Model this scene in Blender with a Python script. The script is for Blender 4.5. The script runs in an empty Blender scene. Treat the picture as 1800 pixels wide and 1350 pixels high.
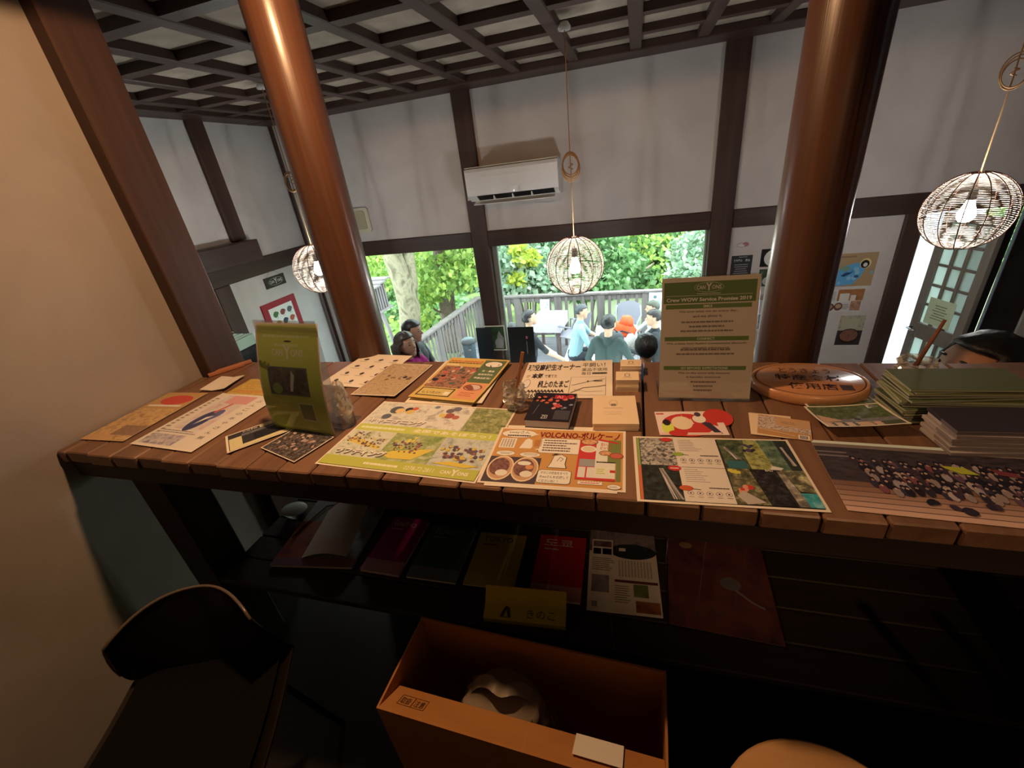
import bpy, bmesh, math, random
import numpy as np
from mathutils import Vector, Matrix, Euler

# ------------------------------------------------------------------ camera, world, light
SC = bpy.context.scene
COL = SC.collection
CAMZ = 1.515
FPX = 747.0
ROLL, PITCH, YAW = math.radians(7.25), math.radians(26.54), math.radians(-17.78)

def cam_basis():
    cy, sy, cp, sp = math.cos(YAW), math.sin(YAW), math.cos(PITCH), math.sin(PITCH)
    f = Vector((sy*cp, cy*cp, -sp)); r = Vector((cy, -sy, 0)); d = f.cross(r)
    cr, sr = math.cos(ROLL), math.sin(ROLL)
    return r*cr + d*sr, r*-sr + d*cr, f
RT, DN, FW = cam_basis()
cd = bpy.data.cameras.new('camera'); cam = bpy.data.objects.new('camera', cd); COL.objects.link(cam)
cd.sensor_width = 36.0; cd.lens = 36.0*FPX/1800.0; cd.clip_start = 0.02; cd.clip_end = 200
m = Matrix((RT, -DN, -FW)).transposed().to_4x4(); m.translation = (0, 0, CAMZ)
cam.matrix_world = m
SC.camera = cam

def ray(x, y):
    return RT*(x-900) + DN*(y-675) + FW*FPX
def pz(x, y, z):      # pixel -> point on a horizontal plane
    r = ray(x, y); k = (z-CAMZ)/r.z; return Vector((r.x*k, r.y*k, z))
def py(x, y, Y):      # pixel -> point on a plane of constant depth
    r = ray(x, y); k = Y/r.y; return Vector((r.x*k, Y, CAMZ+r.z*k))
def pxx(x, y, X):     # pixel -> point on a side wall
    r = ray(x, y); k = X/r.x; return Vector((X, r.y*k, CAMZ+r.z*k))

SC.view_settings.view_transform = 'Standard'
SC.view_settings.look = 'None'
SC.view_settings.exposure = 0.4
SC.view_settings.gamma = 1.0
SC.view_settings.use_curve_mapping = False
try:
    SC.cycles.caustics_reflective = False; SC.cycles.caustics_refractive = False
    SC.cycles.sample_clamp_indirect = 4.0; SC.cycles.max_bounces = 8; SC.cycles.diffuse_bounces = 4
    SC.cycles.transparent_max_bounces = 16
except Exception: pass

SKY = 6.0           # overcast daylight
PENDANT_W = 130.0    # pale bulbs in the wicker globes
WARM_W = 39.0       # warm ceiling lamp over the counter
w = bpy.data.worlds.new('overcast_sky'); SC.world = w; w.use_nodes = True
bg = w.node_tree.nodes['Background']; bg.inputs[0].default_value = (.86, .95, 1.0, 1); bg.inputs[1].default_value = SKY

# ------------------------------------------------------------------ materials
MATS = {}
def lin(c):
    return tuple(((v/12.92) if v <= .04045 else ((v+.055)/1.055)**2.4) for v in c)
def rgb(r, g, b): return lin((r/255, g/255, b/255))
class NT:
    def __init__(s, name):
        s.m = bpy.data.materials.new(name); s.m.use_nodes = True; s.t = s.m.node_tree; s.n = s.t.nodes
        s.b = s.n['Principled BSDF']; s.out = s.n['Material Output']
    def node(s, ty, **kw):
        n = s.n.new(ty)
        for k, v in kw.items(): setattr(n, k, v)
        return n
    def link(s, a, b): s.t.links.new(a, b)
    def coords(s, scale=(1,1,1), kind='Object', rot=(0,0,0)):
        tc = s.node('ShaderNodeTexCoord'); mp = s.node('ShaderNodeMapping')
        mp.inputs['Scale'].default_value = scale; mp.inputs['Rotation'].default_value = rot
        s.link(tc.outputs[kind], mp.inputs[0]); return mp.outputs[0]
    def noise(s, vec, scale, detail=4, rough=.55, dist=0):
        n = s.node('ShaderNodeTexNoise'); n.inputs['Scale'].default_value = scale; n.inputs['Detail'].default_value = detail
        n.inputs['Roughness'].default_value = rough; n.inputs['Distortion'].default_value = dist
        s.link(vec, n.inputs['Vector']); return n.outputs['Fac']
    def ramp(s, fac, stops, interp='LINEAR'):
        r = s.node('ShaderNodeValToRGB'); e = r.color_ramp.elements; r.color_ramp.interpolation = interp
        while len(e) < len(stops): e.new(.5)
        for k, (p, c) in enumerate(stops): e[k].position = p; e[k].color = (*c, 1)
        s.link(fac, r.inputs[0]); return r.outputs[0]
    def bump(s, fac, strength=.2, dist=.01):
        b = s.node('ShaderNodeBump'); b.inputs['Strength'].default_value = strength; b.inputs['Distance'].default_value = dist
        s.link(fac, b.inputs['Height']); s.link(b.outputs[0], s.b.inputs['Normal'])

def flat(c, rough=.6, metal=0, spec=.4, name=None, emis=None, coat=0):
    key = ('flat', tuple(round(v, 4) for v in c), rough, metal, spec, emis, coat)
    if key in MATS: return MATS[key]
    n = NT(name or 'paint'); n.b.inputs['Base Color'].default_value = (*c, 1); n.b.inputs['Roughness'].default_value = rough
    n.b.inputs['Metallic'].default_value = metal; n.b.inputs['Specular IOR Level'].default_value = spec
    if coat: n.b.inputs['Coat Weight'].default_value = coat; n.b.inputs['Coat Roughness'].default_value = .12
    if emis: n.b.inputs['Emission Color'].default_value = (*c, 1); n.b.inputs['Emission Strength'].default_value = emis
    MATS[key] = n.m; return n.m
def wood(name, dark, light, axis='Z', scale=8, stretch=.06, rough=.5, bump=.15, coat=0, rand=True, spec=.4):
    n = NT(name); sc = [1, 1, 1]; sc['XYZ'.index(axis)] = stretch
    v = n.coords(sc)
    if rand:
        oi = n.node('ShaderNodeObjectInfo'); va = n.node('ShaderNodeVectorMath', operation='ADD')
        mu = n.node('ShaderNodeMath', operation='MULTIPLY'); mu.inputs[1].default_value = 37
        n.link(oi.outputs['Random'], mu.inputs[0]); n.link(v, va.inputs[0]); n.link(mu.outputs[0], va.inputs[1]); v = va.outputs[0]
    f = n.noise(v, scale, 6, .6, .6); g = n.noise(v, scale*6, 3, .6)
    mx = n.node('ShaderNodeMix', data_type='FLOAT'); mx.inputs[0].default_value = .35
    n.link(f, mx.inputs[2]); n.link(g, mx.inputs[3])
    c = n.ramp(mx.outputs[0], [(.3, dark), (.7, light)])
    n.link(c, n.b.inputs['Base Color']); n.b.inputs['Roughness'].default_value = rough; n.b.inputs['Specular IOR Level'].default_value = spec
    if coat: n.b.inputs['Coat Weight'].default_value = coat; n.b.inputs['Coat Roughness'].default_value = .2
    n.bump(mx.outputs[0], bump, .004); return n.m
def plaster(name, a, b, stain=None, scale=1.6):
    n = NT(name); v = n.coords()
    f = n.noise(v, scale, 5, .6, .4)
    c = n.ramp(f, [(.3, a), (.68, b)] + ([(.85, stain)] if stain else []))
    n.link(c, n.b.inputs['Base Color']); n.b.inputs['Roughness'].default_value = .9; n.b.inputs['Specular IOR Level'].default_value = .15
    n.bump(n.noise(v, 90, 3), .12, .004); return n.m
def photo(cols, scale=30, seed=0, rough=.45, stretch=(1, 1, 1), detail=5, dist=.5):
    """a printed picture: mottled patches of a few ink colours"""
    key = ('photo', tuple(cols), scale, seed, stretch)
    if key in MATS: return MATS[key]
    n = NT('printed_picture'); v = n.coords(stretch)
    va = n.node('ShaderNodeVectorMath', operation='ADD'); va.inputs[1].default_value = (seed*3.1, seed*1.7, seed); n.link(v, va.inputs[0])
    f = n.noise(va.outputs[0], scale, detail, .65, dist)
    k = len(cols); st = [(.28+.44*i/max(1, k-1), cols[i]) for i in range(k)]
    n.link(n.ramp(f, st), n.b.inputs['Base Color']); n.b.inputs['Roughness'].default_value = rough; n.b.inputs['Specular IOR Level'].default_value = .3
    MATS[key] = n.m; return n.m
def glass(name, tint=(1, 1, 1), refl=.06, rough=.0):
    n = NT(name); n.n.remove(n.b)
    tr = n.node('ShaderNodeBsdfTransparent'); tr.inputs[0].default_value = (*tint, 1)
    gl = n.node('ShaderNodeBsdfGlossy'); gl.inputs['Roughness'].default_value = rough
    lw = n.node('ShaderNodeLayerWeight'); lw.inputs[0].default_value = .25
    mu = n.node('ShaderNodeMath', operation='MULTIPLY_ADD'); mu.inputs[1].default_value = .55; mu.inputs[2].default_value = refl*.4; mu.use_clamp = True
    n.link(lw.outputs['Fresnel'], mu.inputs[0])
    mx = n.node('ShaderNodeMixShader'); n.link(mu.outputs[0], mx.inputs[0]); n.link(tr.outputs[0], mx.inputs[1]); n.link(gl.outputs[0], mx.inputs[2])
    n.link(mx.outputs[0], n.out.inputs['Surface']); return n.m
def leafmat(name, cols, trans=.35):
    n = NT(name); g = n.node('ShaderNodeNewGeometry')
    c = n.ramp(g.outputs['Random Per Island'], [(i/(len(cols)-1), c) for i, c in enumerate(cols)])
    df = n.b; n.link(c, df.inputs['Base Color']); df.inputs['Roughness'].default_value = .55
    tl = n.node('ShaderNodeBsdfTranslucent'); n.link(c, tl.inputs[0])
    mx = n.node('ShaderNodeMixShader'); mx.inputs[0].default_value = trans
    n.link(df.outputs[0], mx.inputs[1]); n.link(tl.outputs[0], mx.inputs[2]); n.link(mx.outputs[0], n.out.inputs['Surface']); return n.m

W_DARK = wood('dark_timber', rgb(48, 33, 29), rgb(82, 58, 50), 'Z', 7, rough=.5)
W_DARKX = wood('dark_timber_beam', rgb(46, 32, 28), rgb(76, 54, 47), 'X', 7, rough=.5)
W_DARKY = wood('dark_timber_side_beam', rgb(46, 32, 28), rgb(74, 54, 48), 'Y', 7, rough=.5)
W_LOG = wood('varnished_log', rgb(60, 39, 31), rgb(98, 65, 48), 'Z', 14, .04, .36, .45, coat=.3, spec=.45)
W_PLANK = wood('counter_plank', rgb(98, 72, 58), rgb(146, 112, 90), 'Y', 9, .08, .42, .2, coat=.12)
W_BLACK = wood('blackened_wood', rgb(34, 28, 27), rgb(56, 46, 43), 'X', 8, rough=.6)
W_GREY = wood('weathered_wood', rgb(86, 80, 77), rgb(124, 116, 112), 'Z', 9, rough=.75)
W_GREYY = wood('weathered_bench_board', rgb(140, 139, 143), rgb(184, 184, 188), 'Y', 8, rough=.7)
W_DECK = wood('deck_board', rgb(98, 96, 102), rgb(132, 131, 137), 'X', 8, rough=.75)
W_FLOOR = wood('dark_floor_board', rgb(20, 17, 15), rgb(34, 28, 24), 'X', 6, rough=.5)
W_STOOL = wood('pale_stool_wood', rgb(200, 150, 100), rgb(228, 184, 134), 'X', 7, .1, .4, .05)
PL_BACK = plaster('pale_plaster', rgb(196, 190, 186), rgb(214, 209, 205), None)
PL_LEFT = plaster('warm_plaster', rgb(152, 144, 138), rgb(168, 160, 154), rgb(142, 133, 127), 2.2)
PL_SIDE = plaster('stained_plaster', rgb(196, 194, 190), rgb(212, 210, 206), rgb(160, 152, 144), 2.6)
PANEL = plaster('ceiling_board', rgb(150, 140, 128), rgb(178, 168, 152), None, 4)
GLASS = glass('window_glass', (.95, 1, .98), .05)
CLEAR = glass('clear_plastic', (.97, .97, .97), .12, .03)
PAPER = flat(rgb(238, 232, 222), .6, 0, .3, 'white_paper')
CREAM = flat(rgb(240, 222, 196), .65, 0, .3, 'cream_paper')
INK = flat(rgb(28, 24, 24), .7, 0, .2, 'black_ink')
GREY_INK = flat(rgb(120, 108, 98), .7, 0, .2, 'grey_ink')
BLACKP = flat(rgb(20, 20, 21), .35, 0, .5, 'black_plastic')

# ------------------------------------------------------------------ mesh helpers
class MB:
    """collects shapes; build() links them as one mesh object"""
    def __init__(s): s.v = []; s.f = []; s.mi = []; s.mats = []; s.sm = []
    def mat(s, m):
        if m not in s.mats: s.mats.append(m)
        return s.mats.index(m)
    def add(s, vs, fs, m, smooth=False):
        o = len(s.v); s.v += [tuple(v) for v in vs]; k = s.mat(m)
        for f in fs: s.f.append(tuple(i+o for i in f)); s.mi.append(k); s.sm.append(smooth)
        return s
    def box(s, lo, hi, m, ch=0.0):
        x0, y0, z0 = lo; x1, y1, z1 = hi
        if ch <= 0:
            vs = [(x, y, z) for z in (z0, z1) for y in (y0, y1) for x in (x0, x1)]
            return s.add(vs, [(0,2,3,1), (4,5,7,6), (0,1,5,4), (2,6,7,3), (0,4,6,2), (1,3,7,5)], m)
        # chamfer: three nested boxes' corner triple
        c = ch; vs = []; idx = {}
        for ix, X in enumerate((x0, x1)):
            for iy, Y in enumerate((y0, y1)):
                for iz, Z in enumerate((z0, z1)):
                    sx, sy, sz = (1, -1)[ix], (1, -1)[iy], (1, -1)[iz]
                    idx[ix, iy, iz] = len(vs)
                    vs += [(X, Y+sy*c, Z+sz*c), (X+sx*c, Y, Z+sz*c), (X+sx*c, Y+sy*c, Z)]
        I = lambda a, b, cc, k: idx[a, b, cc]+k
        fs = []
        for a in (0, 1):
            q = [I(a,0,0,0), I(a,1,0,0), I(a,1,1,0), I(a,0,1,0)]; fs.append(tuple(q if a else q[::-1]))
            q = [I(0,a,0,1), I(0,a,1,1), I(1,a,1,1), I(1,a,0,1)]; fs.append(tuple(q if a else q[::-1]))
            q = [I(0,0,a,2), I(1,0,a,2), I(1,1,a,2), I(0,1,a,2)]; fs.append(tuple(q if a else q[::-1]))
        for a in (0, 1):
            for b in (0, 1):
                flip = (a == b)
                q = [I(a,b,0,0), I(a,b,1,0), I(a,b,1,1), I(a,b,0,1)]; fs.append(tuple(q if flip else q[::-1]))
                q = [I(a,0,b,0), I(a,0,b,2), I(a,1,b,2), I(a,1,b,0)]; fs.append(tuple(q if flip else q[::-1]))
                q = [I(0,a,b,1), I(1,a,b,1), I(1,a,b,2), I(0,a,b,2)]; fs.append(tuple(q if flip else q[::-1]))
                for cc in (0, 1):
                    t = [I(a,b,cc,0), I(a,b,cc,1), I(a,b,cc,2)]; fs.append(tuple(t if (a+b+cc) % 2 else t[::-1]))
        return s.add(vs, fs, m)
    def cyl(s, p0, p1, r0, r1, m, n=16, cap=True, smooth=True):
        p0 = Vector(p0); p1 = Vector(p1); d = (p1-p0)
        q = d.to_track_quat('Z', 'Y'); vs = []
        for p, r in ((p0, r0), (p1, r1)):
            for k in range(n):
                a = 2*math.pi*k/n; vs.append(p + q @ Vector((math.cos(a)*r, math.sin(a)*r, 0)))
        s.add(vs, [(k, (k+1) % n, n+(k+1) % n, n+k) for k in range(n)], m, smooth)
        if cap:
            s.add(vs[:n], [tuple(range(n))[::-1]], m); s.add(vs[n:], [tuple(range(n))], m)
        return s
    def tube(s, pts, r, m, n=6, closed=False, smooth=True):
        pts = [Vector(p) for p in pts]; L = len(pts); vs = []
        rr = r if hasattr(r, '__len__') else [r]*L
        up = None
        for i, p in enumerate(pts):
            a = pts[(i-1) % L] if (closed or i) else p; b = pts[(i+1) % L] if (closed or i < L-1) else p
            d = (b-a).normalized() if (b-a).length > 1e-9 else Vector((0, 0, 1))
            if up is None: up = Vector((0, 0, 1)) if abs(d.z) < .9 else Vector((1, 0, 0))
            x = up.cross(d); x = x.normalized() if x.length > 1e-6 else Vector((1, 0, 0)); y = d.cross(x); up = y
            for k in range(n):
                t = 2*math.pi*k/n; vs.append(p + x*math.cos(t)*rr[i] + y*math.sin(t)*rr[i])
        fs = []
        for i in range(L if closed else L-1):
            j = (i+1) % L
            for k in range(n): fs.append((i*n+k, i*n+(k+1) % n, j*n+(k+1) % n, j*n+k))
        if not closed: fs += [tuple(range(n))[::-1], tuple(range((L-1)*n, L*n))]
        return s.add(vs, fs, m, smooth)
    def lathe(s, prof, m, n=24, c=(0, 0, 0), sx=1, sy=1, smooth=True, jit=0, seed=1):
        rnd = random.Random(seed); vs = []; L = len(prof)
        for r, z in prof:
            for k in range(n):
                a = 2*math.pi*k/n; q = r*(1+rnd.uniform(-jit, jit))
                vs.append((c[0]+math.cos(a)*q*sx, c[1]+math.sin(a)*q*sy, c[2]+z))
        fs = [(i*n+k, i*n+(k+1) % n, (i+1)*n+(k+1) % n, (i+1)*n+k) for i in range(L-1) for k in range(n)]
        if prof[0][0] > 1e-6: fs.append(tuple(range(n))[::-1])
        if prof[-1][0] > 1e-6: fs.append(tuple(range((L-1)*n, L*n)))
        return s.add(vs, fs, m, smooth)
    def ball(s, c, r, m, n=16, k=10):
        rx, ry, rz = r if hasattr(r, '__len__') else (r, r, r)
        prof = [(math.sin(math.pi*i/k), -math.cos(math.pi*i/k)) for i in range(k+1)]
        vs = []; 
        for a, z in prof:
            for j in range(n):
                t = 2*math.pi*j/n; vs.append((c[0]+math.cos(t)*a*rx, c[1]+math.sin(t)*a*ry, c[2]+z*rz))
        return s.add(vs, [(i*n+j, i*n+(j+1) % n, (i+1)*n+(j+1) % n, (i+1)*n+j) for i in range(k) for j in range(n)], m, True)
    def prism(s, pts, z0, z1, m):
        n = len(pts); vs = [(x, y, z0) for x, y in pts]+[(x, y, z1) for x, y in pts]
        return s.add(vs, [tuple(range(n))[::-1], tuple(range(n, 2*n))]+[(k, (k+1) % n, n+(k+1) % n, n+k) for k in range(n)], m)
    def surf(s, fn, nu, nv, m, smooth=True, th=0):
        """a sheet fn(u,v)->point, given a thickness downwards when th > 0"""
        vs = [fn(i/nu, j/nv) for j in range(nv+1) for i in range(nu+1)]; q = nu+1
        fs = [(j*q+i, j*q+i+1, (j+1)*q+i+1, (j+1)*q+i) for j in range(nv) for i in range(nu)]
        s.add(vs, fs, m, smooth)
        if th:
            s.add([Vector(v)-Vector((0, 0, th)) for v in vs], [f[::-1] for f in fs], m, smooth)
        return s
    def mesh(s, name):
        me = bpy.data.meshes.new(name); me.from_pydata(s.v, [], s.f)
        for mt in s.mats: me.materials.append(mt)
        me.polygons.foreach_set('material_index', s.mi); me.polygons.foreach_set('use_smooth', s.sm); me.update()
        return me
    def build(s, name, parent=None, loc=(0, 0, 0), rot=(0, 0, 0)):
        return place(name, s.mesh(name), parent, loc, rot)
def place(name, me, parent=None, loc=(0, 0, 0), rot=(0, 0, 0)):
    o = bpy.data.objects.new(name, me); COL.objects.link(o); o.location = loc; o.rotation_euler = rot
    if parent: o.parent = parent
    return o
def tag(o, label, cat, group=None, kind=None):
    o['label'] = label; o['category'] = cat
    if group: o['group'] = group
    if kind: o['kind'] = kind
    return o
def thing(name, label, cat, loc=(0, 0, 0), rz=0, group=None, rot=None):
    o = bpy.data.objects.new(name, None); COL.objects.link(o); o.location = loc; o.rotation_euler = rot or (0, 0, rz)
    o.empty_display_size = .05
    return tag(o, label, cat, group)
def struct(o, label=None):
    o['kind'] = 'structure'
    if label: o['label'] = label
    return o
def copy_tree(o, parent=None):
    c = o.copy(); COL.objects.link(c); c.parent = parent
    for ch in list(o.children): copy_tree(ch, c)
    return c
def root_struct(name, loc=(0, 0, 0), label=None):
    o = bpy.data.objects.new(name, None); COL.objects.link(o); o.location = loc; o.empty_display_size = .05
    return struct(o, label)

# flat lettering: text outlines turned into a mesh
TXT = {}
def text_geo(t, bold=0.0):
    key = (t, bold)
    if key in TXT: return TXT[key]
    c = bpy.data.curves.new('lettering', 'FONT'); c.body = t; c.size = 1; c.resolution_u = 2; c.fill_mode = 'BOTH'
    c.offset = bold
    o = bpy.data.objects.new('lettering', c); COL.objects.link(o)
    dg = bpy.context.evaluated_depsgraph_get(); dg.update()
    ev = o.evaluated_get(dg); me = ev.to_mesh()
    vs = [(v.co.x, v.co.y) for v in me.vertices]; fs = [tuple(p.vertices) for p in me.polygons]
    ev.to_mesh_clear(); COL.objects.unlink(o); bpy.data.objects.remove(o); bpy.data.curves.remove(c)
    if not vs: vs = [(0, 0)]; fs = []
    x0 = min(v[0] for v in vs); x1 = max(v[0] for v in vs); y0 = min(v[1] for v in vs); y1 = max(v[1] for v in vs)
    TXT[key] = (vs, fs, x0, x1, y0, y1); return TXT[key]

class Page:
    """flat print on a sheet of w x h metres; coordinates are fractions of the sheet, origin bottom left"""
    def __init__(s, w, h, warp=None, step=.000014): s.w = w; s.h = h; s.mb = MB(); s.z = .00025; s.lock = False; s.warp = warp; s.step = step; s.rnd = random.Random(5)
    def _add(s, pts, fs, m):
        z = s.z; out = []
        if not s.lock: s.z += s.step
        for x, y in pts:
            p = Vector((x, y, z))
            if s.warp:
                q = s.warp(x/s.w, y/s.h); p = Vector(q)+Vector((0, 0, z))
            out.append(p)
        # keep print facing up
        ff = []
        for f in fs:
            a = sum((pts[f[i]][0]*pts[f[(i+1) % len(f)]][1]-pts[f[(i+1) % len(f)]][0]*pts[f[i]][1]) for i in range(len(f)))
            ff.append(f if a > 0 else tuple(f)[::-1])
        s.mb.add(out, ff, m)
    def grid(s, x0, y0, x1, y1, m, nu=1, nv=1):
        pts = [((x0+(x1-x0)*i/nu)*s.w, (y0+(y1-y0)*j/nv)*s.h) for j in range(nv+1) for i in range(nu+1)]; q = nu+1
        s._add(pts, [(j*q+i, j*q+i+1, (j+1)*q+i+1, (j+1)*q+i) for j in range(nv) for i in range(nu)], m); return s
    def rect(s, x0, y0, x1, y1, m):
        if s.warp and (x1-x0 > .12 or y1-y0 > .12): return s.grid(x0, y0, x1, y1, m, 6, 12)
        return s.grid(x0, y0, x1, y1, m)
    def poly(s, pts, m): s._add([(x*s.w, y*s.h) for x, y in pts], [tuple(range(len(pts)))], m); return s
    def ell(s, x, y, rx, ry, m, n=20, rot=0):
        """rx in widths, ry in heights"""
        cr, sr = math.cos(rot), math.sin(rot); pts = []
        for k in range(n):
            a = 2*math.pi*k/n; ex = math.cos(a)*rx*s.w; ey = math.sin(a)*ry*s.h
            pts.append((x*s.w+ex*cr-ey*sr, y*s.h+ex*sr+ey*cr))
        s._add(pts, [tuple(range(n))], m); return s
    def frame(s, x0, y0, x1, y1, t, m):
        tx = t/s.w; ty = t/s.h
        s.rect(x0, y0, x1, y0+ty, m); s.rect(x0, y1-ty, x1, y1, m); s.rect(x0, y0, x0+tx, y1, m); s.rect(x1-tx, y0, x1, y1, m); return s
    def ring(s, x, y, rx, ry, t, m, n=28):
        pts = []
        for k in range(n):
            a = 2*math.pi*k/n; c, d = math.cos(a), math.sin(a)
            pts += [(x*s.w+c*rx*s.w, y*s.h+d*ry*s.h), (x*s.w+c*(rx*s.w-t), y*s.h+d*(ry*s.h-t))]
        s._add(pts, [(2*k, 2*((k+1) % n), 2*((k+1) % n)+1, 2*k+1) for k in range(n)], m); return s
    def text(s, t, x, y, h, m, align='C', width=None, bold=0.0, slant=0, rot=0):
        """h = letter height and width = line width, both as fractions of the sheet's height / width"""
        vs, fs, x0, x1, y0, y1 = text_geo(t, bold)
        sc = h*s.h/max(1e-6, (y1-y0)); sx = sc
        if width: sx = width*s.w/max(1e-6, x1-x0)
        W = (x1-x0)*sx; ox = {'C': -W/2, 'L': 0, 'R': -W}[align]
        cr, sr = math.cos(rot), math.sin(rot); pts = []
        for a, b in vs:
            px = (a-x0)*sx+ox; q = (b-y0)*sc; px += slant*q
            pts.append((x*s.w+px*cr-q*sr, y*s.h+px*sr+q*cr))
        s._add(pts, fs, m); return s
    def lines(s, x0, y0, x1, y1, n, m, fill=.45, ragged=.25, align='L', seg=True):
        """rows of print too small to read: broken strokes"""
        s.lock = True
        for k in range(n):
            yc = y1-(y1-y0)*(k+.5)/n; hh = (y1-y0)/n*fill/2; L = (x1-x0)*(1-s.rnd.random()*ragged)
            a = x0 if align == 'L' else (x0+x1-L)/2
            b = a+L; c = a
            while c < b:
                d = min(b, c+(x1-x0)*s.rnd.uniform(.03, .1)); s.rect(c, yc-hh, d, yc+hh, m); c = d+(x1-x0)*.012
        s.lock = False; s.z += s.step; return s
    def blobs(s, x0, y0, x1, y1, n, ms, r=(.01, .03), seed=1, asp=1.0):
        rn = random.Random(seed); st = s.step; s.step = 5e-6
        for k in range(n):
            s.ell(rn.uniform(x0, x1), rn.uniform(y0, y1), rn.uniform(*r), rn.uniform(*r)*s.w/s.h*asp, rn.choice(ms), 8, rn.uniform(0, 3))
        s.step = st; return s
    def stroke(s, pts, t, m):
        for a, b in zip(pts, pts[1:]):
            ax, ay, bx, by = a[0]*s.w, a[1]*s.h, b[0]*s.w, b[1]*s.h; dx, dy = bx-ax, by-ay; L = math.hypot(dx, dy) or 1; nx, ny = -dy/L*t/2, dx/L*t/2
            s._add([(ax-nx, ay-ny), (bx-nx, by-ny), (bx+nx, by+ny), (ax+nx, ay+ny)], [(0, 1, 2, 3)], m)
        return s
    def logo(s, x, y, w, m, oval=True):
        """the CANYONS mark with its tall Y, inside a loose oval"""
        hh = w*s.w/s.h*.17
        s.text('CAN', x-w*.5, y, hh, m, 'L', w*.36, .02); s.text('Y', x, y-hh*.35, hh*1.9, m, 'C', w*.25, .03); s.text('ONS', x+w*.5, y, hh, m, 'R', w*.38, .02)
        if oval: s.ring(x, y+hh*.5, w*.6, hh*1.25, w*s.w*.012, m)
        return s
    def build(s, parent, name='print'):
        return s.mb.build(name, parent)

def sheet_frame(bl, br, tl):
    """placement of a sheet from three corners: size and angle"""
    u = br-bl; v = tl-bl; w_ = math.hypot(u.x, u.y); a = math.atan2(u.y, u.x)
    h_ = abs(-math.sin(a)*v.x+math.cos(a)*v.y); return w_, h_, a

# ------------------------------------------------------------------ the setting
D = 4.0                   # back wall
ZB = 2.15                 # underside of the coffer beams
ZC = 2.195                 # ceiling boards
XL, XR = -3.38, 2.95      # side walls of the lower room
FL, DECK = -.85, -1.775   # lower room floor, deck outside
WT = .90                  # window head
def beam(parent, lo, hi, mat=W_DARK, name='beam', ch=.006):
    c = [(a+b)/2 for a, b in zip(lo, hi)]
    return MB().box([a-k for a, k in zip(lo, c)], [b-k for b, k in zip(hi, c)], mat, ch).build(name, parent, c)

# back wall with its openings
wb = MB()
for lo, hi in [((XL, D, 1.03), (XR, D+.12, ZC)), ((XL, D, FL), (XL+.14, D+.12, 1.03)), ((.60, D, FL), (2.0, D+.12, 1.03)),
               ((XL+.14, D, FL), (.60, D+.12, -.62)), ((2.88, D, FL), (XR, D+.12, 1.03))]:
    wb.box(lo, hi, PL_BACK)
wall_back = struct(wb.build('wall_back'), 'pale plaster back wall framed in dark timber')
for a, b in [(-1.49, -1.33), (.592, .756)]:
    beam(wall_back, (a, D-.035, FL), (b, D+.14, ZB+.005), W_DARK, 'post')
beam(wall_back, (1.93, D-.035, FL), (2.05, D+.14, WT+.005), W_DARK, 'post')
beam(wall_back, (XL+.005, D-.02, FL), (XL+.05, D+.0, ZB), W_DARK, 'corner_trim')
for a, b in [(XL+.02, -1.49), (-1.33, .592), (.756, 2.88)]:
    beam(wall_back, (a, D-.03, WT-.005), (b, D+.14, WT+.135), W_DARKX, 'lintel')
beam(wall_back, (XL, D-.27, ZB-.008), (XR, D, ZC), W_DARKX, 'cornice_beam')
beam(wall_back, (XL, D-.03, -.66), (.592, D+.14, -.6), W_DARKX, 'sill')
# windows
FR = flat(rgb(150, 158, 150), .5, 0, .4, 'window_frame_paint')
for n, (a, b) in enumerate([(XL+.15, -1.49), (-1.33, .592)], 1):
    wr = root_struct(f'window_{n}', (0, 0, 0), 'large fixed pane looking out on the deck')
    wd = .05
    for lo, hi in [((a, D+.05, -.6), (a+wd, D+.1, WT)), ((b-wd*.4, D+.05, -.6), (b, D+.1, WT)), ((a+wd, D+.05, -.6), (b-wd*.4, D+.1, -.56)), ((a+wd, D+.05, WT-.012), (b-wd*.4, D+.1, WT))]:
        beam(wr, lo, hi, FR, 'window_frame', .003)
    MB().box((a+wd, D+.072, -.56), (b-wd*.4, D+.078, WT-.012), GLASS).build('pane', wr)

# left wall of the lower room
wl = struct(MB().box((XL-.12, 1.35, FL), (XL, D+.12, ZC), PL_SIDE).build('wall_left_far'), 'pale stained plaster side wall of the lower room')
Z = lambda r: CAMZ+r
beam(wl, (XL, 3.10, Z(-.28)), (XL+.04, 3.25, ZB), W_DARK, 'post')
beam(wl, (XL, 2.74, FL), (XL+.04, 2.90, Z(-.60)), W_DARK, 'post')
beam(wl, (XL, 1.35, Z(-.60)), (XL+.045, D-.03, Z(-.455)), W_DARKY, 'beam')
beam(wl, (XL, 2.55, Z(-.455)), (XL+.16, 3.24, Z(-.285)), W_DARKY, 'bracket_beam')
beam(wl, (XL, 1.35, ZB-.006), (XL+.22, D-.27, ZC), W_DARKY, 'cornice_beam')
beam(wl, (XL, 3.95, FL), (XL+.03, D-.02, Z(-.6)), W_GREY, 'post')

# right wall of the lower room, dark boards
wrt = root_struct('wall_right', (0, 0, 0), 'dark boarded side wall beside the lattice door')
for k in range(22):
    beam(wrt, (XR, -1.6+k*.26, FL), (XR+.08, -1.6+k*.26+.252, ZC), W_DARK, 'board', .006)

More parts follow.
